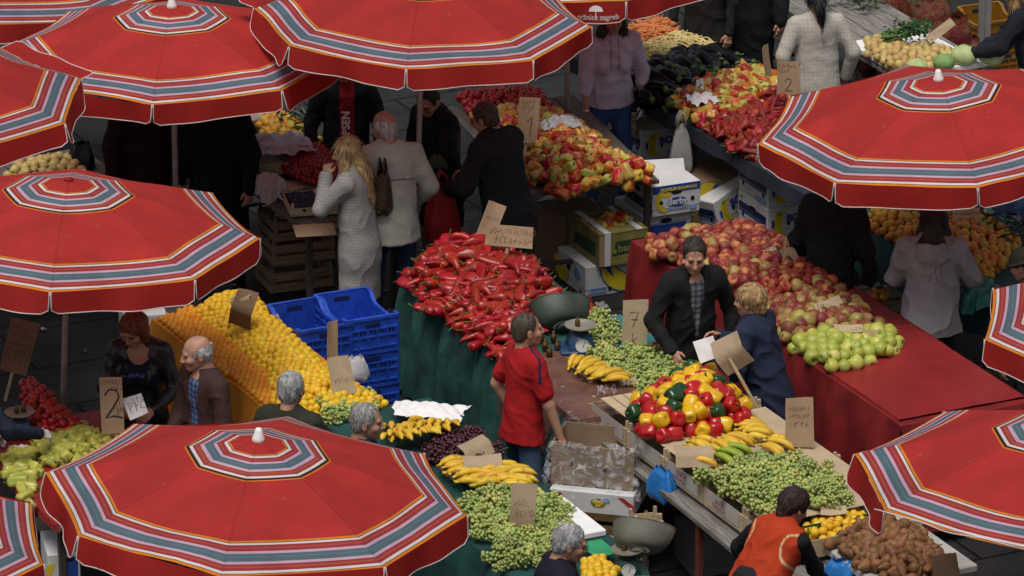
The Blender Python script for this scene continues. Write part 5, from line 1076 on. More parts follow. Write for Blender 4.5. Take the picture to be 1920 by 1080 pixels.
c.pr('f',M_blue,rect(0,.185,.40,.245)).pr('f',M_bany,crescent(.145,.125,.095,PI*.66,PI*1.42,.024),disc(.12,.17,.035,.02)).pr('f',M_hole,disc(.07,.11,.016,.016),disc(.335,.115,.017,.019),disc(.20,.18,.045,.014)).pr('f',M_blue,disc(.205,.105,.085,.038)).pr('f',M_lblue,rect(.12,.045,.3,.055),rect(.31,.03,.37,.065))
c.txt('f','derby',.205,.087,.07,M_bw,.0025).txt('f','PREMIUM BANANAS',.215,.20,.034,M_bany,.001); c.pr('l',M_dkblue,rect(.0,.03,.5,.11)).pr('l',M_hole,disc(.25,.16,.05,.018))
mb=MB(); mb.grid(lambda i,j:(.02+.36*i,.05+.02*j,.25+.15*j),4,3); mb.grid(lambda i,j:(.02+.36*i,.054+.02*j,.25+.15*j),4,3); o=mb.build('flap',[M_bw],c.t,(0,.2,0)); o.rotation_euler=(-.55,0,-.25)
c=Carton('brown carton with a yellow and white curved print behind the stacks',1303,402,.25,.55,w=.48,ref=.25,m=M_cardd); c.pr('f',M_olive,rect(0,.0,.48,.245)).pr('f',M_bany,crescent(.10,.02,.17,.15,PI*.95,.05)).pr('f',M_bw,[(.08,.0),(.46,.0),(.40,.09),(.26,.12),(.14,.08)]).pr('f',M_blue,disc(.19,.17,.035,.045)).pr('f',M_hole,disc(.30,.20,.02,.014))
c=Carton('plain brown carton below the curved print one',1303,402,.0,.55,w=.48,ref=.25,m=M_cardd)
c=Carton('white carton with a large printed banana, beneath the taped green brown one',1098,559,0,Y0,w=.44,ref=0); c.pr('f',M_blue,crescent(.36,.27,.19,PI*.86,PI*1.75,.078)).pr('f',M_bany,crescent(.36,.27,.19,PI*.88,PI*1.75,.068)).pr('f',M_hole,disc(.20,.05,.016,.016),disc(.36,.09,.017,.017)).pr('f',M_lblue,rect(.02,.025,.17,.05),rect(.04,.06,.17,.072)).pr('f',M_blue,[(.14,.235),(.2,.235),(.235,.13)])
c.pr('l',M_bany,crescent(.10,.2,.13,PI*1.02,PI*1.8,.06)).pr('l',M_lblue,disc(.36,.15,.06,.05)).pr('l',M_hole,disc(.2,.16,.03,.03),disc(.42,.03,.015,.012))
c=Carton('green brown carton with white tape, open top full of peppers',1124,502,.253,Y0,w=.40,d=.56,h=.26,ref=.25,m=M_card,open_=True); tb=c
c.pr('f',M_olive,rect(.085,.0,.40,.255)).pr('f',M_prt,[(.1,.07),(.4,.09),(.4,.19),(.14,.185)]).txt('f','banana',.27,.10,.085,M_olive,.002).pr('f',M_bang2,rect(.1,.02,.39,.03),disc(.125,.11,.018,.018)).pr('l',M_olive,rect(.0,.0,.56,.255)).pr('l',M_prt,[(.1,.05),(.5,.06),(.5,.18),(.12,.15)])
mb=MB(); mb.box((.065,-.004,.13),(.05,.003,.26)); mb.box((.065,.27,.262),(.05,.55,.004)); mb.box((.335,.27,.262),(.05,.55,.004)); mb.build('tape',[M_tape],c.t)
mb=MB(); mb.box((.2,.06,.258),(.40,.13,.005)); mb.box((.2,.50,.258),(.40,.12,.005)); mb.build('flap',[M_olive],c.t)
Xw=c.t.location; cs,sn=math.cos(Y0),math.sin(Y0)
r_=random.Random(3)
for i in range(22):
    a,b=r_.uniform(.05,.35),r_.uniform(.13,.42); k=r_.choice(['light_pepper','pale_orange_pepper']); o=link('boxed_pepper',r_.choice(protos(k)),None,(Xw.x+a*cs-b*sn,Xw.y+a*sn+b*cs,.253+.19+r_.uniform(0,.05)),Euler((r_.uniform(0,6),r_.uniform(0,6),0))); meta(o,'red and yellow pepper inside the taped open carton','pepper','peppers in the taped carton')
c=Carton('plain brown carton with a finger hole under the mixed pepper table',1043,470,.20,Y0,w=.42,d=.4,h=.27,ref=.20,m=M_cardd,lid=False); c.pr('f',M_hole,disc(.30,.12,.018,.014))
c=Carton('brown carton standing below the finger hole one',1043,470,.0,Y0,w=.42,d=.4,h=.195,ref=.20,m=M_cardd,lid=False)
c=Carton('white and yellow carton at the lower left corner under the table',92,1100,.35,.2,w=.2,d=.4,h=.22,ref=.35); c.pr('f',M_bany,crescent(.06,.1,.06,PI*.6,PI*1.3,.02)).pr('f',M_blue,rect(.1,.02,.19,.2)).pr('f',M_hole,disc(.14,.18,.03,.014))
c=Carton('white lidded carton in the shade behind the red haired reader',236,655,.3,.2,w=.3,d=.35,h=.25,ref=.3); c.pr('f',M_hole,disc(.2,.1,.03,.02))
# box the seller reaches for
YB=math.radians(-14)
pb=at(1033,905,.60)
c=Carton('large open cardboard box wrapped in clear plastic, pulled by the red shirted person',1033,905,.60,YB,w=.56,d=.40,h=.28,ref=.60,m=mat('carton_grey_brown',(.26,.185,.12),.85,var=.2,vs=5,bump=.1),open_=True,group='open boxes'); c.pr('f',M_hole,disc(.13,.15,.018,.016),disc(.36,.13,.016,.016))
M_plas=mat('clear_plastic',(.75,.75,.8),.18,var=.05,bump=1.,bs=9,spec=.8,alpha=.34)
def crumple(name,label,cat,u,v,z,w,d,yaw,m,amp=.03,drop=0.,n=18,seed=1,tilt=(0,0),thick=.002,dome=0.):
    r_=random.Random(seed); k=[(r_.uniform(-7,7)/max(w,d)*.3,r_.uniform(2,7)/max(w,d)*.3,r_.uniform(0,6)) for _ in range(6)]
    ed=[r_.uniform(.85,1.1) for _ in range(24)]
    def fn(i,j):
        a=math.atan2(j-.5,i-.5); e=ed[int((a+PI)/(2*PI)*23.99)]; x=(i-.5)*w*e; y=(j-.5)*d*e
        zz=sum(abs(math.sin(p*x*6.3+q*y*6.3+s_))*amp*.33 for p,q,s_ in k)-amp*.6; rr=max(abs(i-.5),abs(j-.5))*2
        return (x,y,zz+dome*(1-rr*rr)-drop*max(0,rr-.6)**2*6)
    mb=MB(); mb.grid(fn,n+8,n+8,smooth=True); o=mb.build(name,[m],None,at(u,v,z),Euler((tilt[0],tilt[1],yaw))); return meta(o,label,cat)
_n=M_plas.node_tree.nodes; _l=M_plas.node_tree.links; _z=_n.new('ShaderNodeTexNoise'); _z.inputs['Scale'].default_value=11; _z.inputs['Detail'].default_value=3; _z.inputs['Distortion'].default_value=2.5
_t=_n.new('ShaderNodeTexCoord'); _l.new(_t.outputs['Object'],_z.inputs['Vector']); _r=_n.new('ShaderNodeMapRange'); _r.inputs[1].default_value=.45; _r.inputs[2].default_value=.72; _r.inputs[3].default_value=.04; _r.inputs[4].default_value=.65; _l.new(_z.outputs['Fac'],_r.inputs[0]); _l.new(_r.outputs[0],_n['Principled BSDF'].inputs['Alpha'])  # whitish opaque streaks in the alpha: crinkle highlights painted into the film
mb=MB(); r_=random.Random(8)
def wrap(i,j):
    # skirt of film hanging round the box, its rim turned over the top
    per=[(-.02,-.02),(.58,-.02),(.58,.42),(-.02,.42),(-.02,-.02)]; q=i*4; s_=min(3,int(q)); f=q-s_; a,b=per[s_],per[s_+1]; x,y=a[0]+(b[0]-a[0])*f,a[1]+(b[1]-a[1])*f
    ox,oy=(x-.28),(y-.2); l=math.hypot(ox,oy); rip=.014*math.sin(i*61+j*4)+.010*math.sin(i*117-j*9)+.012*math.sin(j*11+i*23)
    z=.30-.36*j; g=rip+.05*j*j+(.0 if j>.1 else -.02*(1-j/.1)); return (x+ox/l*g,y+oy/l*g,z+.012*math.sin(i*37))
mb.grid(wrap,72,14); o=mb.build('plastic_wrap',[M_plas],None,pb,(0,0,YB)); meta(o,'clear crinkled plastic film wrapped round the large open cardboard box','plastic film')
# ------------------------------------------------------------------ crates
M_bcr=mat('crate_blue_plastic',(.016,.065,.42),.45,var=.3,vs=12,bump=.1,rv=.1,spec=.4); M_bcrd=mat('crate_slot',(.006,.014,.07),.6); M_label=mat('crate_label',(.5,.55,.5),.6)
def plastic_crate(label,p,yaw,w=.40,d=.58,h=.25,m=None,group='blue plastic crates',scoop=True):
    t=thing('plastic_crate',label,'crate',p,yaw,group); m=m or M_bcr; th=.016
    mb=MB()
    def wall(L,scp):
        b=MB(); n=24
        top=lambda x:(h-.07*(1/(1+math.exp((abs(x-L/2)-L*.30)*60))) if scp else h)
        for i in range(n):
            x0,x1=L*i/n,L*(i+1)/n
            for y0,y1 in((0,th),):
                V=[(x0,y0,0),(x1,y0,0),(x1,y0,top(x1)),(x0,y0,top(x0)),(x0,y1,0),(x1,y1,0),(x1,y1,top(x1)),(x0,y1,top(x0))]
                b.add(V,[(0,1,2,3),(5,4,7,6),(3,2,6,7),(0,4,5,1)])
        for i in range(n):
            x0,x1=L*i/n,L*(i+1)/n; b.add([(x0,-.008,top(x0)-.018),(x1,-.008,top(x1)-.018),(x1,-.008,top(x1)+.003),(x0,-.008,top(x0)+.003),(x0,th+.003,top(x0)+.003),(x1,th+.003,top(x1)+.003),(x0,0,top(x0)-.018),(x1,0,top(x1)-.018)],[(0,1,2,3),(3,2,5,4),(1,0,6,7)])
        for z in(.03,.11,.165): b.box((L/2,-.005,z),(L-.02,.010,.012))
        for i in range(6): b.box((.02+(L-.04)*i/5,-.0045,h*.36),(.012,.009,h*.66))
        return b
    for L,X,s_ in((w,T(),False),(w,T(w,d,0,rz=PI),False),(d,T(0,d,0,rz=-PI/2),scoop),(d,T(w,0,0,rz=PI/2),scoop)):
        b=wall(L,s_); mb.add(b.V,b.F,0,False,X)
    mb.box((w/2,d/2,.008),(w-2*th,d-2*th,.012)); mb.build('crate_body',[m],t)
    b=MB(); b.poly(rect(w/2-.055,h-.065,w/2+.055,h-.04),.0105); b.poly(rect(w/2-.055,h-.065,w/2+.055,h-.04),.0)
    for q in range(12):
        x=.05+.3*q/11
        if abs(x-w/2)>.0: b.poly(rect(x,.125,x+.010,.155),.0006)
    b.V=[(x,y if y<-.009 else y-.0005,z) for x,y,z in b.V]; b.build('slots',[M_bcrd],t)
    b=MB(); b.poly(rect(w/2-.058,h-.068,w/2+.058,h-.037),.0008); o=b.build('grip_hole',[M_bcrd],t,(0,d-th-.002,0))
    return t
q=at(648,604,1.0); q2=at(562,624,.98)
for k in range(4):
    plastic_crate('blue plastic crate, number %s from the ground in the right stack by the citrus table'%['one','two','three','four'][k],(q.x,q.y,.251*k),Y0)
    plastic_crate('blue plastic crate, number %s from the ground in the left stack by the citrus table'%['one','two','three','four'][k],(q2.x,q2.y,.246*k),Y0+.02)
def wood_crate(label,p,yaw,w=.5,d=.3,h=.2,m=None,slats=2,group='slatted wooden crates',floor=True):
    t=thing('wooden_crate',label,'crate',p,yaw,group); m=m or M_crate; mb=MB(); sh=h/slats
    for i in range(slats):
        z=sh*(i+.42); hh=sh*.72
        for y in(.004,d-.004): mb.box((w/2,y,z),(w,.008,hh))
        for x in(.004,w-.004): mb.box((x,d/2,z),(.008,d-.018,hh))
    if floor:
        for i in range(4): mb.box((w*(i+.5)/4,d/2,.006),(w/4-.012,d-.02,.006))
    mb.build('slats',[m],t)
    for x in(.018,w-.018):
        for y in(.018,d-.018): mb=MB(); mb.box((x,y,h/2+.008),(.02,.02,h+.016)); mb.build('corner_post',[m],t)
    return t
pq=at(1042,988,.42)
wood_crate('wooden crate at the bottom of the stack under the large open box',(pq.x,pq.y,.0),YB,w=.54,d=.40,h=.2); wood_crate('wooden crate just below the printed tray under the large open box',(pq.x,pq.y,.215),YB,w=.54,d=.40,h=.2)
c=Carton('white printed fruit tray between the wooden crate and the large open box',1030,955,.44,YB,w=.57,d=.42,h=.15,ref=.44,lid=False,group='open boxes')
c.pr('f',M_red,[(.0,.13),(.08,.13),(.12,.08),(.09,.08)],[(.46,.13),(.57,.04),(.57,.08),(.50,.13)]).pr('f',M_olive,disc(.33,.08,.05,.032)).pr('f',M_bany,disc(.31,.09,.02,.015),disc(.35,.085,.022,.016),disc(.33,.065,.02,.014)).pr('f',M_lblue,disc(.38,.1,.03,.018))
for k,(u,v,y_) in enumerate([(508,552,.36),(512,546,.34),(516,549,.38),(530,552,.36)]):
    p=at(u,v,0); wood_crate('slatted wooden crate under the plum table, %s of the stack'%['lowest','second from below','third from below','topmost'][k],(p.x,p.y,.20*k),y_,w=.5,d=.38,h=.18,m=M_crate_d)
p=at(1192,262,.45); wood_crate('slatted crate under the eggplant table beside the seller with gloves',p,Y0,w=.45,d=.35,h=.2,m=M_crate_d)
p=at(545,408,.862); wood_crate('shallow wooden crate holding dark blue plums',p,.2,w=.36,d=.40,h=.085,slats=1)
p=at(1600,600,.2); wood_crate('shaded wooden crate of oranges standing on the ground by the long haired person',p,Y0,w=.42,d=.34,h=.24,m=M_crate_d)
heap('orange','crate_orange',[(1612,560),(1650,550),(1668,562),(1630,575)],.42,.066,.03,'orange in the shaded crate on the ground','orange','oranges in the ground crate',seed=41,zp=.42,layers=0)
# crates and liner on the plank table
Bx=at(1106,790,.78)
M_crw=mat('crate_side_pale',(.45,.42,.38),.8,var=.15)
for k in range(5):
    p=Bx+RD*(.54*k+.53); t=wood_crate('pale wooden tray on the plank table, number %s from the bell peppers'%['one','two','three','four','five'][k],(p.x,p.y,.78),RA,w=1.0,d=.53,h=.17,m=M_crate,slats=1)
    mb=MB(); mb.poly(rect(.05,.035,.48,.145),.001); me=mb.mesh('print',[M_crw]); me.transform(T(-.003,.53,0,rz=-PI/2)); link('print',me,t)
    hb=MB(); handwrite(hb,'~',.17,.085,.055,.007); handwrite(hb,'~~',.13,.045,.035,.005); me=hb.mesh('lettering',[M_red]); me.transform(T(-.0045,.53,0,rz=-PI/2))
    if k in(2,3): link('lettering',me,t)
mb=MB(); mb.box((.5,-.0,.0),(.93,1.75,.004)); a=Bx+RD*1.55; o=mb.build('cardboard_liner',[M_cardl],None,(a.x,a.y,.957),(0,0,RA)); meta(o,'cardboard sheet lining the trays under the bananas and grapes','cardboard sheet')
mb=MB()
for i in range(5): mb.box((.03+.085*i,0,0),(.075,.40,.006))
a=Bx+RD*.27+CD*.05; o=mb.build('slatted_lid',[M_crate],None,(a.x,a.y,.962),(0,0,RA)); meta(o,'pale slatted crate lid beside the bell peppers','crate lid')
# white foam trays and sheets
def slab(name,label,cat,u,v,z,w,d,h,yaw,m):
    mb=MB(); mb.box((0,0,h/2),(w,d,h),bev=min(.008,h*.3)); o=mb.build(name,[m],None,at(u,v,z),(0,0,yaw)); return meta(o,label,cat)
M_foam=mat('foam_white',(.78,.78,.78),.85,var=.04,bump=.1,bs=60)
slab('foam_tray','white foam tray under the near part of the green grapes','tray',1030,985,.864,.50,.62,.045,RA,M_foam)
slab('foam_tray','grey white tray under the brown pears at the lower right','tray',1668,1040,.80,.72,.95,.05,RA,mat('foam_grey',(.42,.41,.39),.85,var=.2))
slab('foam_tray','white tray holding the onions at the upper right','tray',1715,108,.862,.72,.95,.05,RA,M_foam)
M_gpl=mat('green_plastic',(.03,.28,.12),.5); slab('plastic_sheet','bright green plastic lid beside the man with glasses','lid',1122,1030,.93,.16,.24,.01,RA,M_gpl)
p=at(1500,1030,.78); plastic_crate('dark green crate under the yellow fruit by the vest wearing seller',(p.x,p.y,.765),RA,w=.5,d=.42,h=.10,m=mat('crate_green',(.01,.07,.05),.5),group='green crates',scoop=False)
M_ycr=mat('crate_yellow',(.24,.11,.01),.5); p=at(1846,98,.25); plastic_crate('yellow plastic crate behind the posts at the top right',(p.x,p.y,.25),Y0,w=.4,d=.5,h=.26,m=M_ycr,group='yellow crates'); plastic_crate('yellow plastic crate below the other yellow one',(p.x,p.y,.0),Y0,w=.4,d=.5,h=.24,m=M_ycr,group='yellow crates')
for k,u in enumerate((1838,1850)):
    mb=MB(); mb.box((0,0,.6),(.045,.03,1.2)); a=at(u,104,.3); o=mb.build('post',[mat('post_grey',(.25,.24,.23),.7)],None,(a.x,a.y,0),(0,0,RA)); meta(o,'grey post at the top right, %s of the pair'%['left one','right one'][k],'post')
slab('wooden_lath','pale lath lying on the carton under the pepper table','lath',1068,372,.49,.30,.03,.02,.42,M_crate)
# brown oilcloth over the near end of the pepper table
cloth('brown oilcloth with worn edges under bananas and grapes',tB2,[M_brn],(.0,.34,.42,.2),off=.026,seed=12,a0=.60,a1=1.0,name='oilcloth',cat='oilcloth',over=.025)
crumple('plastic_sheet','teal plastic sheet under the grapes behind the scale','plastic sheet',1150,625,.875,.42,.55,RA,mat('teal_plastic',(.02,.16,.17),.4,var=.2),amp=.015,seed=22)
# ------------------------------------------------------------------ kitchen scales
M_sgrn=mat('scale_green_grey',(.055,.075,.06),.55,var=.3,metal=.2); M_sblu=mat('scale_blue_enamel',(.025,.06,.13),.35,var=.3,vs=10); M_dial=mat('dial_white',(.45,.46,.44),.5); M_plate=mat('scale_plate',(.34,.31,.26),.45,metal=.4,var=.2); M_wgt=mat('weight_brass',(.12,.08,.03),.4,metal=.7)
def scale(label,u,v,z,yaw,body,pan=None,weights=2,panm=None,sz=1.):
    t=thing('kitchen_scale',label,'scale',at(u,v,z),yaw,'kitchen scales'); t.scale=(sz,sz,sz)
    mb=MB(); mb.lathe([(.13,0),(.135,.01),(.10,.10),(.075,.135),(.03,.14)],4,X=T(rz=PI/4)); mb.box((0,0,.012),(.30,.22,.024),bev=.006); mb.build('base',[body],t)
    mb=MB(); mb.poly(disc(0,.065,.05,.045),.002,X=T(0,-.118,0,rx=-.35)); d=mb.build('dial',[M_dial],t)
    mb=MB()
    for k in range(9):
        a=PI*.15+PI*.7*k/8; V,F=stroke([(.033*math.cos(a),.065+.03*math.sin(a)),(.045*math.cos(a),.065+.041*math.sin(a))],.003,.003); mb.add(V,F,0,False,T(0,-.1185,0,rx=-.35))
    V,F=stroke([(0,.05),(.02,.1)],.004,.003); mb.add(V,F,0,False,T(0,-.1185,0,rx=-.35)); mb.build('dial_marks',[M_ink],d)
    mb=MB(); mb.lathe([(.02,.13),(.03,.165),(.10,.168),(.112,.185),(.108,.186),(.098,.174),(.002,.172)],24); mb.build('plate',[M_plate],t)
    for k in range(weights):
        mb=MB(); mb.lathe([(.018,.174),(.018,.215),(.008,.22),(.011,.235),(.003,.24)],10); mb.build('weight',[M_wgt],t,(-.02+.05*k,.02*k,0))
    if pan:
        x,y,zz,rx,rz_=pan; mb=MB(); n=22; 
        def fn(i,j):
            a=2*PI*i; r=.07+.10*math.sin(j*PI/2)**.6; zq=.17*(1-math.cos(j*PI/2))*1.0; sx=1.15+.28*max(0,math.cos(a))**3*j
            return (r*math.cos(a)*sx,r*math.sin(a)*.92,zq+.03*max(0,-math.cos(a))*j)
        mb.grid(fn,28,8); mb.grid(lambda i,j:(lambda p:(p[0]*.985,p[1]*.985,p[2]+.003))(fn(1-i,j)),28,8); mb.lathe([(.001,0),(.06,.0),(.055,-.03),(.05,-.03)],16)
        mb.tube([fn(k/28,1) for k in range(29)],.0045,5)
        b=mb.build('scoop_pan',[panm or M_sgrn],t,(x,y,zz),Euler((rx,0,rz_)))
    return t
scale('blue enamel scale with round plate among the grapes, its big green pan behind it',1088,655,.876,.15,M_sblu,pan=(-.06,.34,.05,-.9,.2),weights=1,sz=1.0)
scale('dark green scale with a large scoop pan at the bottom centre',1175,1075,.87,.1,mat('scale_dark_green',(.012,.05,.04),.4,var=.2),pan=(.08,.0,.17,-.85,-.25),weights=1,sz=.9,panm=mat('pan_olive',(.11,.105,.085),.6,var=.3))
scale('blue scale with brown weights at the left edge behind the pale peppers',38,815,.835,.1,M_sblu,weights=2,sz=.9)
scale('black scale in the shade at the far end of the plum table',462,262,.87,.2,mat('scale_black',(.008,.008,.009),.4),weights=1)
r_=random.Random(11)
for i,(u,v) in enumerate([(1022,655),(1038,640),(1030,668),(1045,656),(1015,640)]):
    mb=MB(); mb.lathe([(.022,0),(.022,.05),(.009,.056),(.013,.075),(.004,.08)],10); o=mb.build('scale_weight',[M_wgt],None,at(u,v,.88)); meta(o,'brass weight standing behind the cropped head of the red shirted person','weight','loose brass weights')
# ------------------------------------------------------------------ bags, papers, nets
M_pbag=mat('plastic_white',(.50,.50,.53),.4,var=.12,bump=.6,bs=12,trans=.25); M_bbag=mat('plastic_blue',(.03,.22,.62),.35,var=.2,bump=.5,bs=14,trans=.2); M_rbag=mat('bag_red',(.36,.014,.016),.5,var=.2,bump=.4,bs=8); M_gbag=mat('bag_grey',(.36,.35,.33),.6,var=.15,bump=.4,bs=10); M_net=mat('net_red',(.13,.013,.012),.6,var=.6,vs=60,col2=(.13,.055,.025),thr=(.45,.6),c2s=18)
def bag(name,label,cat,u,v,z,w,h,d,yaw,m,handles=True,taper=.55,seed=1):
    t=thing(name,label,cat,at(u,v,z),yaw); r_=random.Random(seed); ph=[r_.uniform(0,6) for _ in range(5)]
    def fn(i,j):
        a=2*PI*i; f=j; k=taper+(1-taper)*math.sin(min(1,f*1.25)*PI/2) if f<.85 else 1-.25*((f-.85)/.15)**2
        c,s=math.cos(a),math.sin(a); q=abs(c)**.6*(1 if c>0 else -1); q2=abs(s)**.6*(1 if s>0 else -1)
        rp=1+.07*math.sin(3*a+ph[0]+f*3)+.05*math.sin(7*a+ph[1]-f*4)*(1-f*.5)
        return (q*w/2*k*rp,q2*d/2*(k if f>.1 else k*.6)*rp,-h*f+.012*math.sin(5*a+ph[2]))
    mb=MB(); mb.grid(fn,28,14); mb.add([fn(i/28,1) for i in range(28)],[tuple(range(28))[::-1]],0,True); mb.build('bag_body',[m],t)
    if handles:
        for y in(-.02,.02):
            mb=MB(); mb.tube([(-w*.2,y,-.01),(-w*.12,y,.07),(0,y,.10),(w*.12,y,.07),(w*.2,y,-.01)],[.012,.009,.010,.009,.012],6); mb.build('handle',[m],t)
    return t
bag('shopping_bag','bulging red shopping bag held by the person in the long black coat','bag',828,346,1.06,.26,.46,.15,.3,M_rbag,seed=2)
crumple('leek_tops','green leek tops sticking out of the red shopping bag','leek',820,322,1.06,.14,.10,.2,mat('leek_green',(.04,.075,.03),.6),amp=.06,seed=5,n=10,dome=.08)
bag('plastic_bag','knotted whitish plastic bag hanging from the eggplant table','plastic bag',1277,232,.90,.18,.40,.10,.3,M_gbag,taper=.25,seed=3)
bag('handbag','dark brown leather handbag over the shoulder of the blonde person','handbag',717,322,1.36,.14,.32,.13,1.2,M_bagl,taper=.7,seed=4)
bag('plastic_bag','clear white plastic bag beside the pale square card on the citrus table','plastic bag',668,668,1.0,.17,.17,.12,.2,mat('plastic_clear_white',(.65,.65,.7),.25,bump=.6,bs=14,trans=.4),handles=False,taper=.5,seed=6)
bag('plastic_bag','crumpled bright blue plastic bag hanging on the side of the fruit trays','plastic bag',1243,878,.88,.26,.22,.12,-.9,M_bbag,handles=False,taper=.45,seed=7)
bag('plastic_bag','bright blue plastic bag at the lower right beside the seller in the vest','plastic bag',1575,1050,.86,.22,.16,.14,-.5,M_bbag,handles=False,taper=.5,seed=8)
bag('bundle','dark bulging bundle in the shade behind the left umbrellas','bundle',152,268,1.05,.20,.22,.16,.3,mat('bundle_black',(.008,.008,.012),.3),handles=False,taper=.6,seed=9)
crumple('wrapping_paper','crumpled white wrapping paper behind the standing bananas','paper',805,776,.93,.50,.26,-.25,M_white,amp=.03,seed=2,dome=.04)
crumple('wrapping_paper','white paper lying in the middle of the mixed peppers','paper',1050,238,1.02,.30,.22,.3,M_pbag,amp=.035,seed=3,dome=.06)
crumple('wrapping_paper','twisted white paper among the peppers beside the eggplants','paper',1318,194,.98,.24,.20,.2,M_white,amp=.045,seed=4,dome=.04)
crumple('wrapping_paper','upright strip of the twisted white paper beside the eggplants','paper',1312,165,1.03,.06,.13,.2,M_white,amp=.03,seed=14,tilt=(1.0,0))
M_pinkp=mat('paper_bag_pale',(.40,.34,.36),.7,var=.1,bump=.5,bs=10)
crumple('plastic_bag','large pale plastic bag spread over the small tomatoes on the plum table','plastic bag',520,284,1.0,.50,.42,.2,M_pinkp,amp=.07,seed=5,dome=.06)
crumple('plastic_bag','pale crumpled bag hanging at the edge of the plum table','plastic bag',508,348,.93,.22,.32,.3,M_pinkp,amp=.08,seed=6,drop=.12)
c=Carton('pale open fruit tray on the plum table beside the spread bag',455,330,.865,.1,w=.38,d=.25,h=.09,ref=.865,m=M_cardl,lid=False,group='fruit trays')
slab('cardboard_sheet','pale cardboard sheet between the small tomatoes and the plums','cardboard sheet',590,350,.862,.42,.36,.006,.35,M_cardl); slab('cardboard_sheet','loose cardboard under the plum crate, jutting over the table edge','cardboard sheet',590,432,.845,.30,.26,.005,.15,M_card)
crumple('plastic_bag','teal plastic bag on the near end of the orange table','plastic bag',1838,545,.93,.34,.36,.2,mat('plastic_teal',(.02,.14,.13),.4,bump=.5,bs=12),amp=.07,seed=7,drop=.15)
crumple('plastic_bag','blue sheet behind the shaded oranges','plastic sheet',1890,398,1.0,.45,.3,-.4,mat('sheet_blue',(.02,.06,.14),.5,var=.2),amp=.06,seed=8,dome=.08)
crumple('clear_box','small clear plastic tray on the brown oilcloth','tray',1138,738,.90,.13,.09,.1,M_plas,amp=.05,seed=9,n=8)
crumple('clear_box','clear crumpled film near the grapes on the brown oilcloth','plastic film',1180,722,.90,.12,.10,.5,M_plas,amp=.05,seed=10,n=8)
crumple('receipt','small white papers at the foot of the left scale','paper',35,842,.845,.12,.08,.2,M_white,amp=.02,seed=11,n=6)
for k,(u,v,z,w_,h_) in enumerate([(1700,40,.75,.45,.75),(1770,30,.75,.5,.75),(1740,-10,.9,.5,.8),(1660,-25,.9,.45,.8),(1805,70,.55,.36,.5)]):
    bag('net_sack','red net sack of vegetables, %s of the pile at the top right'%['front left','front middle','back middle','far left','small right hand one'][k],'sack',u,v,z,w_,h_,.34,.3,M_net,handles=False,taper=.75,seed=20+k)
# cabbages and greens
def cabbage(label,u,v,z,r,m,seed):
    r_=random.Random(seed); mb=MB(); ph=[r_.uniform(0,6) for _ in range(4)]
    def fn(i,j):
        a=2*PI*i; b=-PI/2+PI*j; q=r*(1+.05*math.sin(3*a+ph[0]+b*2)+.04*abs(math.sin(5*a+ph[1]+b*3))); return (q*math.cos(b)*math.cos(a),q*math.cos(b)*math.sin(a),q*.78*math.sin(b))
    mb.grid(fn,24,14)
    for k in range(5):
        a0=r_.uniform(0,6.28); mb.grid(lambda i,j:(lambda a,b,q:(q*math.cos(b)*math.cos(a),q*math.cos(b)*math.sin(a),q*.78*math.sin(b)))(a0+(i-.5)*2.0,-.9+1.9*j,r*(1.05+.05*math.sin(9*i+k)+.10*max(0,j-.75))),10,10)
    o=mb.build('cabbage',[m],None,at(u,v,z)); return meta(o,label,'cabbage','cabbages')
cabbage('pale large cabbage right of the onions',1808,104,.97,.105,M_cab,1); cabbage('green cabbage nearest to the onions',1770,116,.96,.082,M_cabg,2); cabbage('pale green cabbage beside the navy sleeve',1862,106,.96,.09,M_cab,3); cabbage('cabbage half hidden behind the rim of the right umbrella',1720,124,.94,.08,M_cab,4)
t=thing('celery_bunch','bunch of green celery stalks and leaves lying on the onions','celery',at(1690,72,1.0),.15)
mb=MB(); r_=random.Random(5)
for i in range(26): mb.tube([(-.15+r_.uniform(-.03,.03),r_.uniform(-.08,.08),r_.uniform(-.02,.04)),(.02,r_.uniform(-.09,.09),.05+r_.uniform(-.02,.03)),(.16,r_.uniform(-.13,.13),.06+r_.uniform(-.03,.05))],[.007,.006,.003],5)
mb.build('stalks',[mat('celery_stalk',(.12,.22,.06),.5,var=.2)],t); mb=MB()
for i in range(420):
    c_=Vector((r_.gauss(.10,.09),r_.gauss(0,.09),.06+r_.gauss(.02,.035))); X=Matrix.Translation(c_)@Euler((r_.uniform(-.9,.9),r_.uniform(-.9,.9),r_.uniform(0,6.3))).to_matrix().to_4x4(); s_=r_.uniform(.012,.026); mb.add([(-s_,0,0),(-s_*.3,s_*.7,.004),(s_,0,0),(-s_*.3,-s_*.7,.004)],[(0,3,2),(0,2,1)],0,False,X)
mb.build('leaves',[mat('celery_leaf',(.035,.10,.022),.55,var=.35,rv=.2)],t)
def leaves(label,u,v,z,n,sx,sy,seed,col):
    r_=random.Random(seed); mb=MB()
    for i in range(n):
        X=Matrix.Translation((r_.gauss(0,sx),r_.gauss(0,sy),abs(r_.gauss(0,.05))))@Euler((r_.uniform(-.8,.8),r_.uniform(-.8,.8),r_.uniform(0,6.3))).to_matrix().to_4x4(); s_=r_.uniform(.04,.09); mb.add([(-s_,0,0),(0,s_*.28,.012),(s_,0,0),(0,-s_*.28,.012)],[(0,3,2),(0,2,1)],0,False,X)
    o=mb.build('greens',[mat('greens_'+str(seed),col,.5,var=.4)],None,at(u,v,z)); return meta(o,label,'greens',kind='stuff')
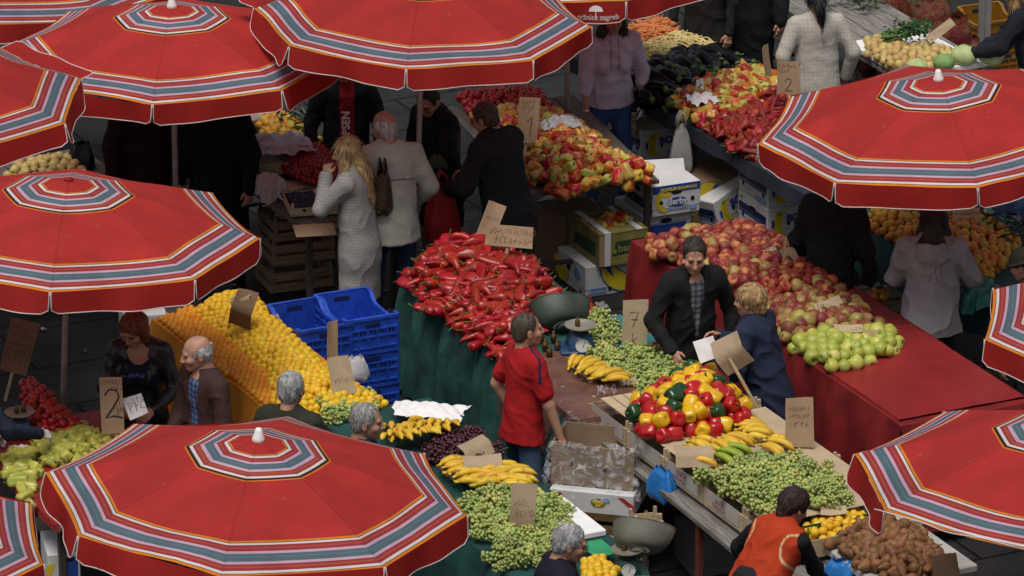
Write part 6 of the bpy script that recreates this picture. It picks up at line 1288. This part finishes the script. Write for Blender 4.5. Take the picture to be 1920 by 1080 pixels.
leaves('dark green leaves at the far right of the orange heap',1905,430,.97,70,.13,.16,1,(.02,.06,.018)); leaves('dark leafy greens lying at the top end of the grey plank table',1620,2,.9,60,.18,.1,2,(.05,.09,.025)); leaves('dark leafy greens behind the tangerines on the plum table',585,225,1.0,60,.10,.14,3,(.015,.03,.015))

# odds and ends on the ground and under the stalls
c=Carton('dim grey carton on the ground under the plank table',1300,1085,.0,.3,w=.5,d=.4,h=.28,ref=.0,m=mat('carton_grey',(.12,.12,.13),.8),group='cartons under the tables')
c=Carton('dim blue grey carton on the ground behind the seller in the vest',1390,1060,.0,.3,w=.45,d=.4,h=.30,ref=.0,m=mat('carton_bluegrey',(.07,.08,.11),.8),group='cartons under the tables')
p=at(1188,1012,.55); wood_crate('small pale crate with a white label behind the lower scale',p,.25,w=.20,d=.16,h=.14,slats=1)
card('white price label on the small pale crate behind the lower scale',1201,992,.66,.075,.12,.25,-.1,.05,M_white,[('55',-.3,-.35,.035)],M_ink,name='price_label',cat='label')
r_=random.Random(77); M_lit=mat('litter_paper',(.30,.28,.25),.8,var=.2); M_leaf=mat('litter_leaf',(.06,.09,.025),.6,var=.3,rv=.3)
for i,(u,v) in enumerate([(1128,575),(1150,600),(735,700),(742,640),(752,560),(1205,700),(80,620),(160,660),(640,560),(1640,500),(1130,520),(1700,560),(760,760),(1560,880),(1600,840),(200,720)]):
    k=i%2; mb=MB(); s_=r_.uniform(.03,.06); mb.grid(lambda a,b:((a-.5)*s_*2,(b-.5)*s_*1.3*(1-.7*abs(a-.5)*k*2),.006+.02*abs(math.sin(a*5+i))*abs(math.cos(b*4+i))),6,4); o=mb.build('fallen_leaf' if k else 'paper_scrap',[M_leaf if k else M_lit],None,at(u,v,.004),(0,0,r_.uniform(0,6))); meta(o,'bruised green leaf fallen on the dark paving' if k else 'small scrap of paper lying on the dark paving','leaf' if k else 'litter','leaves on the paving' if k else 'paper scraps on the paving')
for o in COL.objects:
    if 'z_top' in o: del o['z_top']
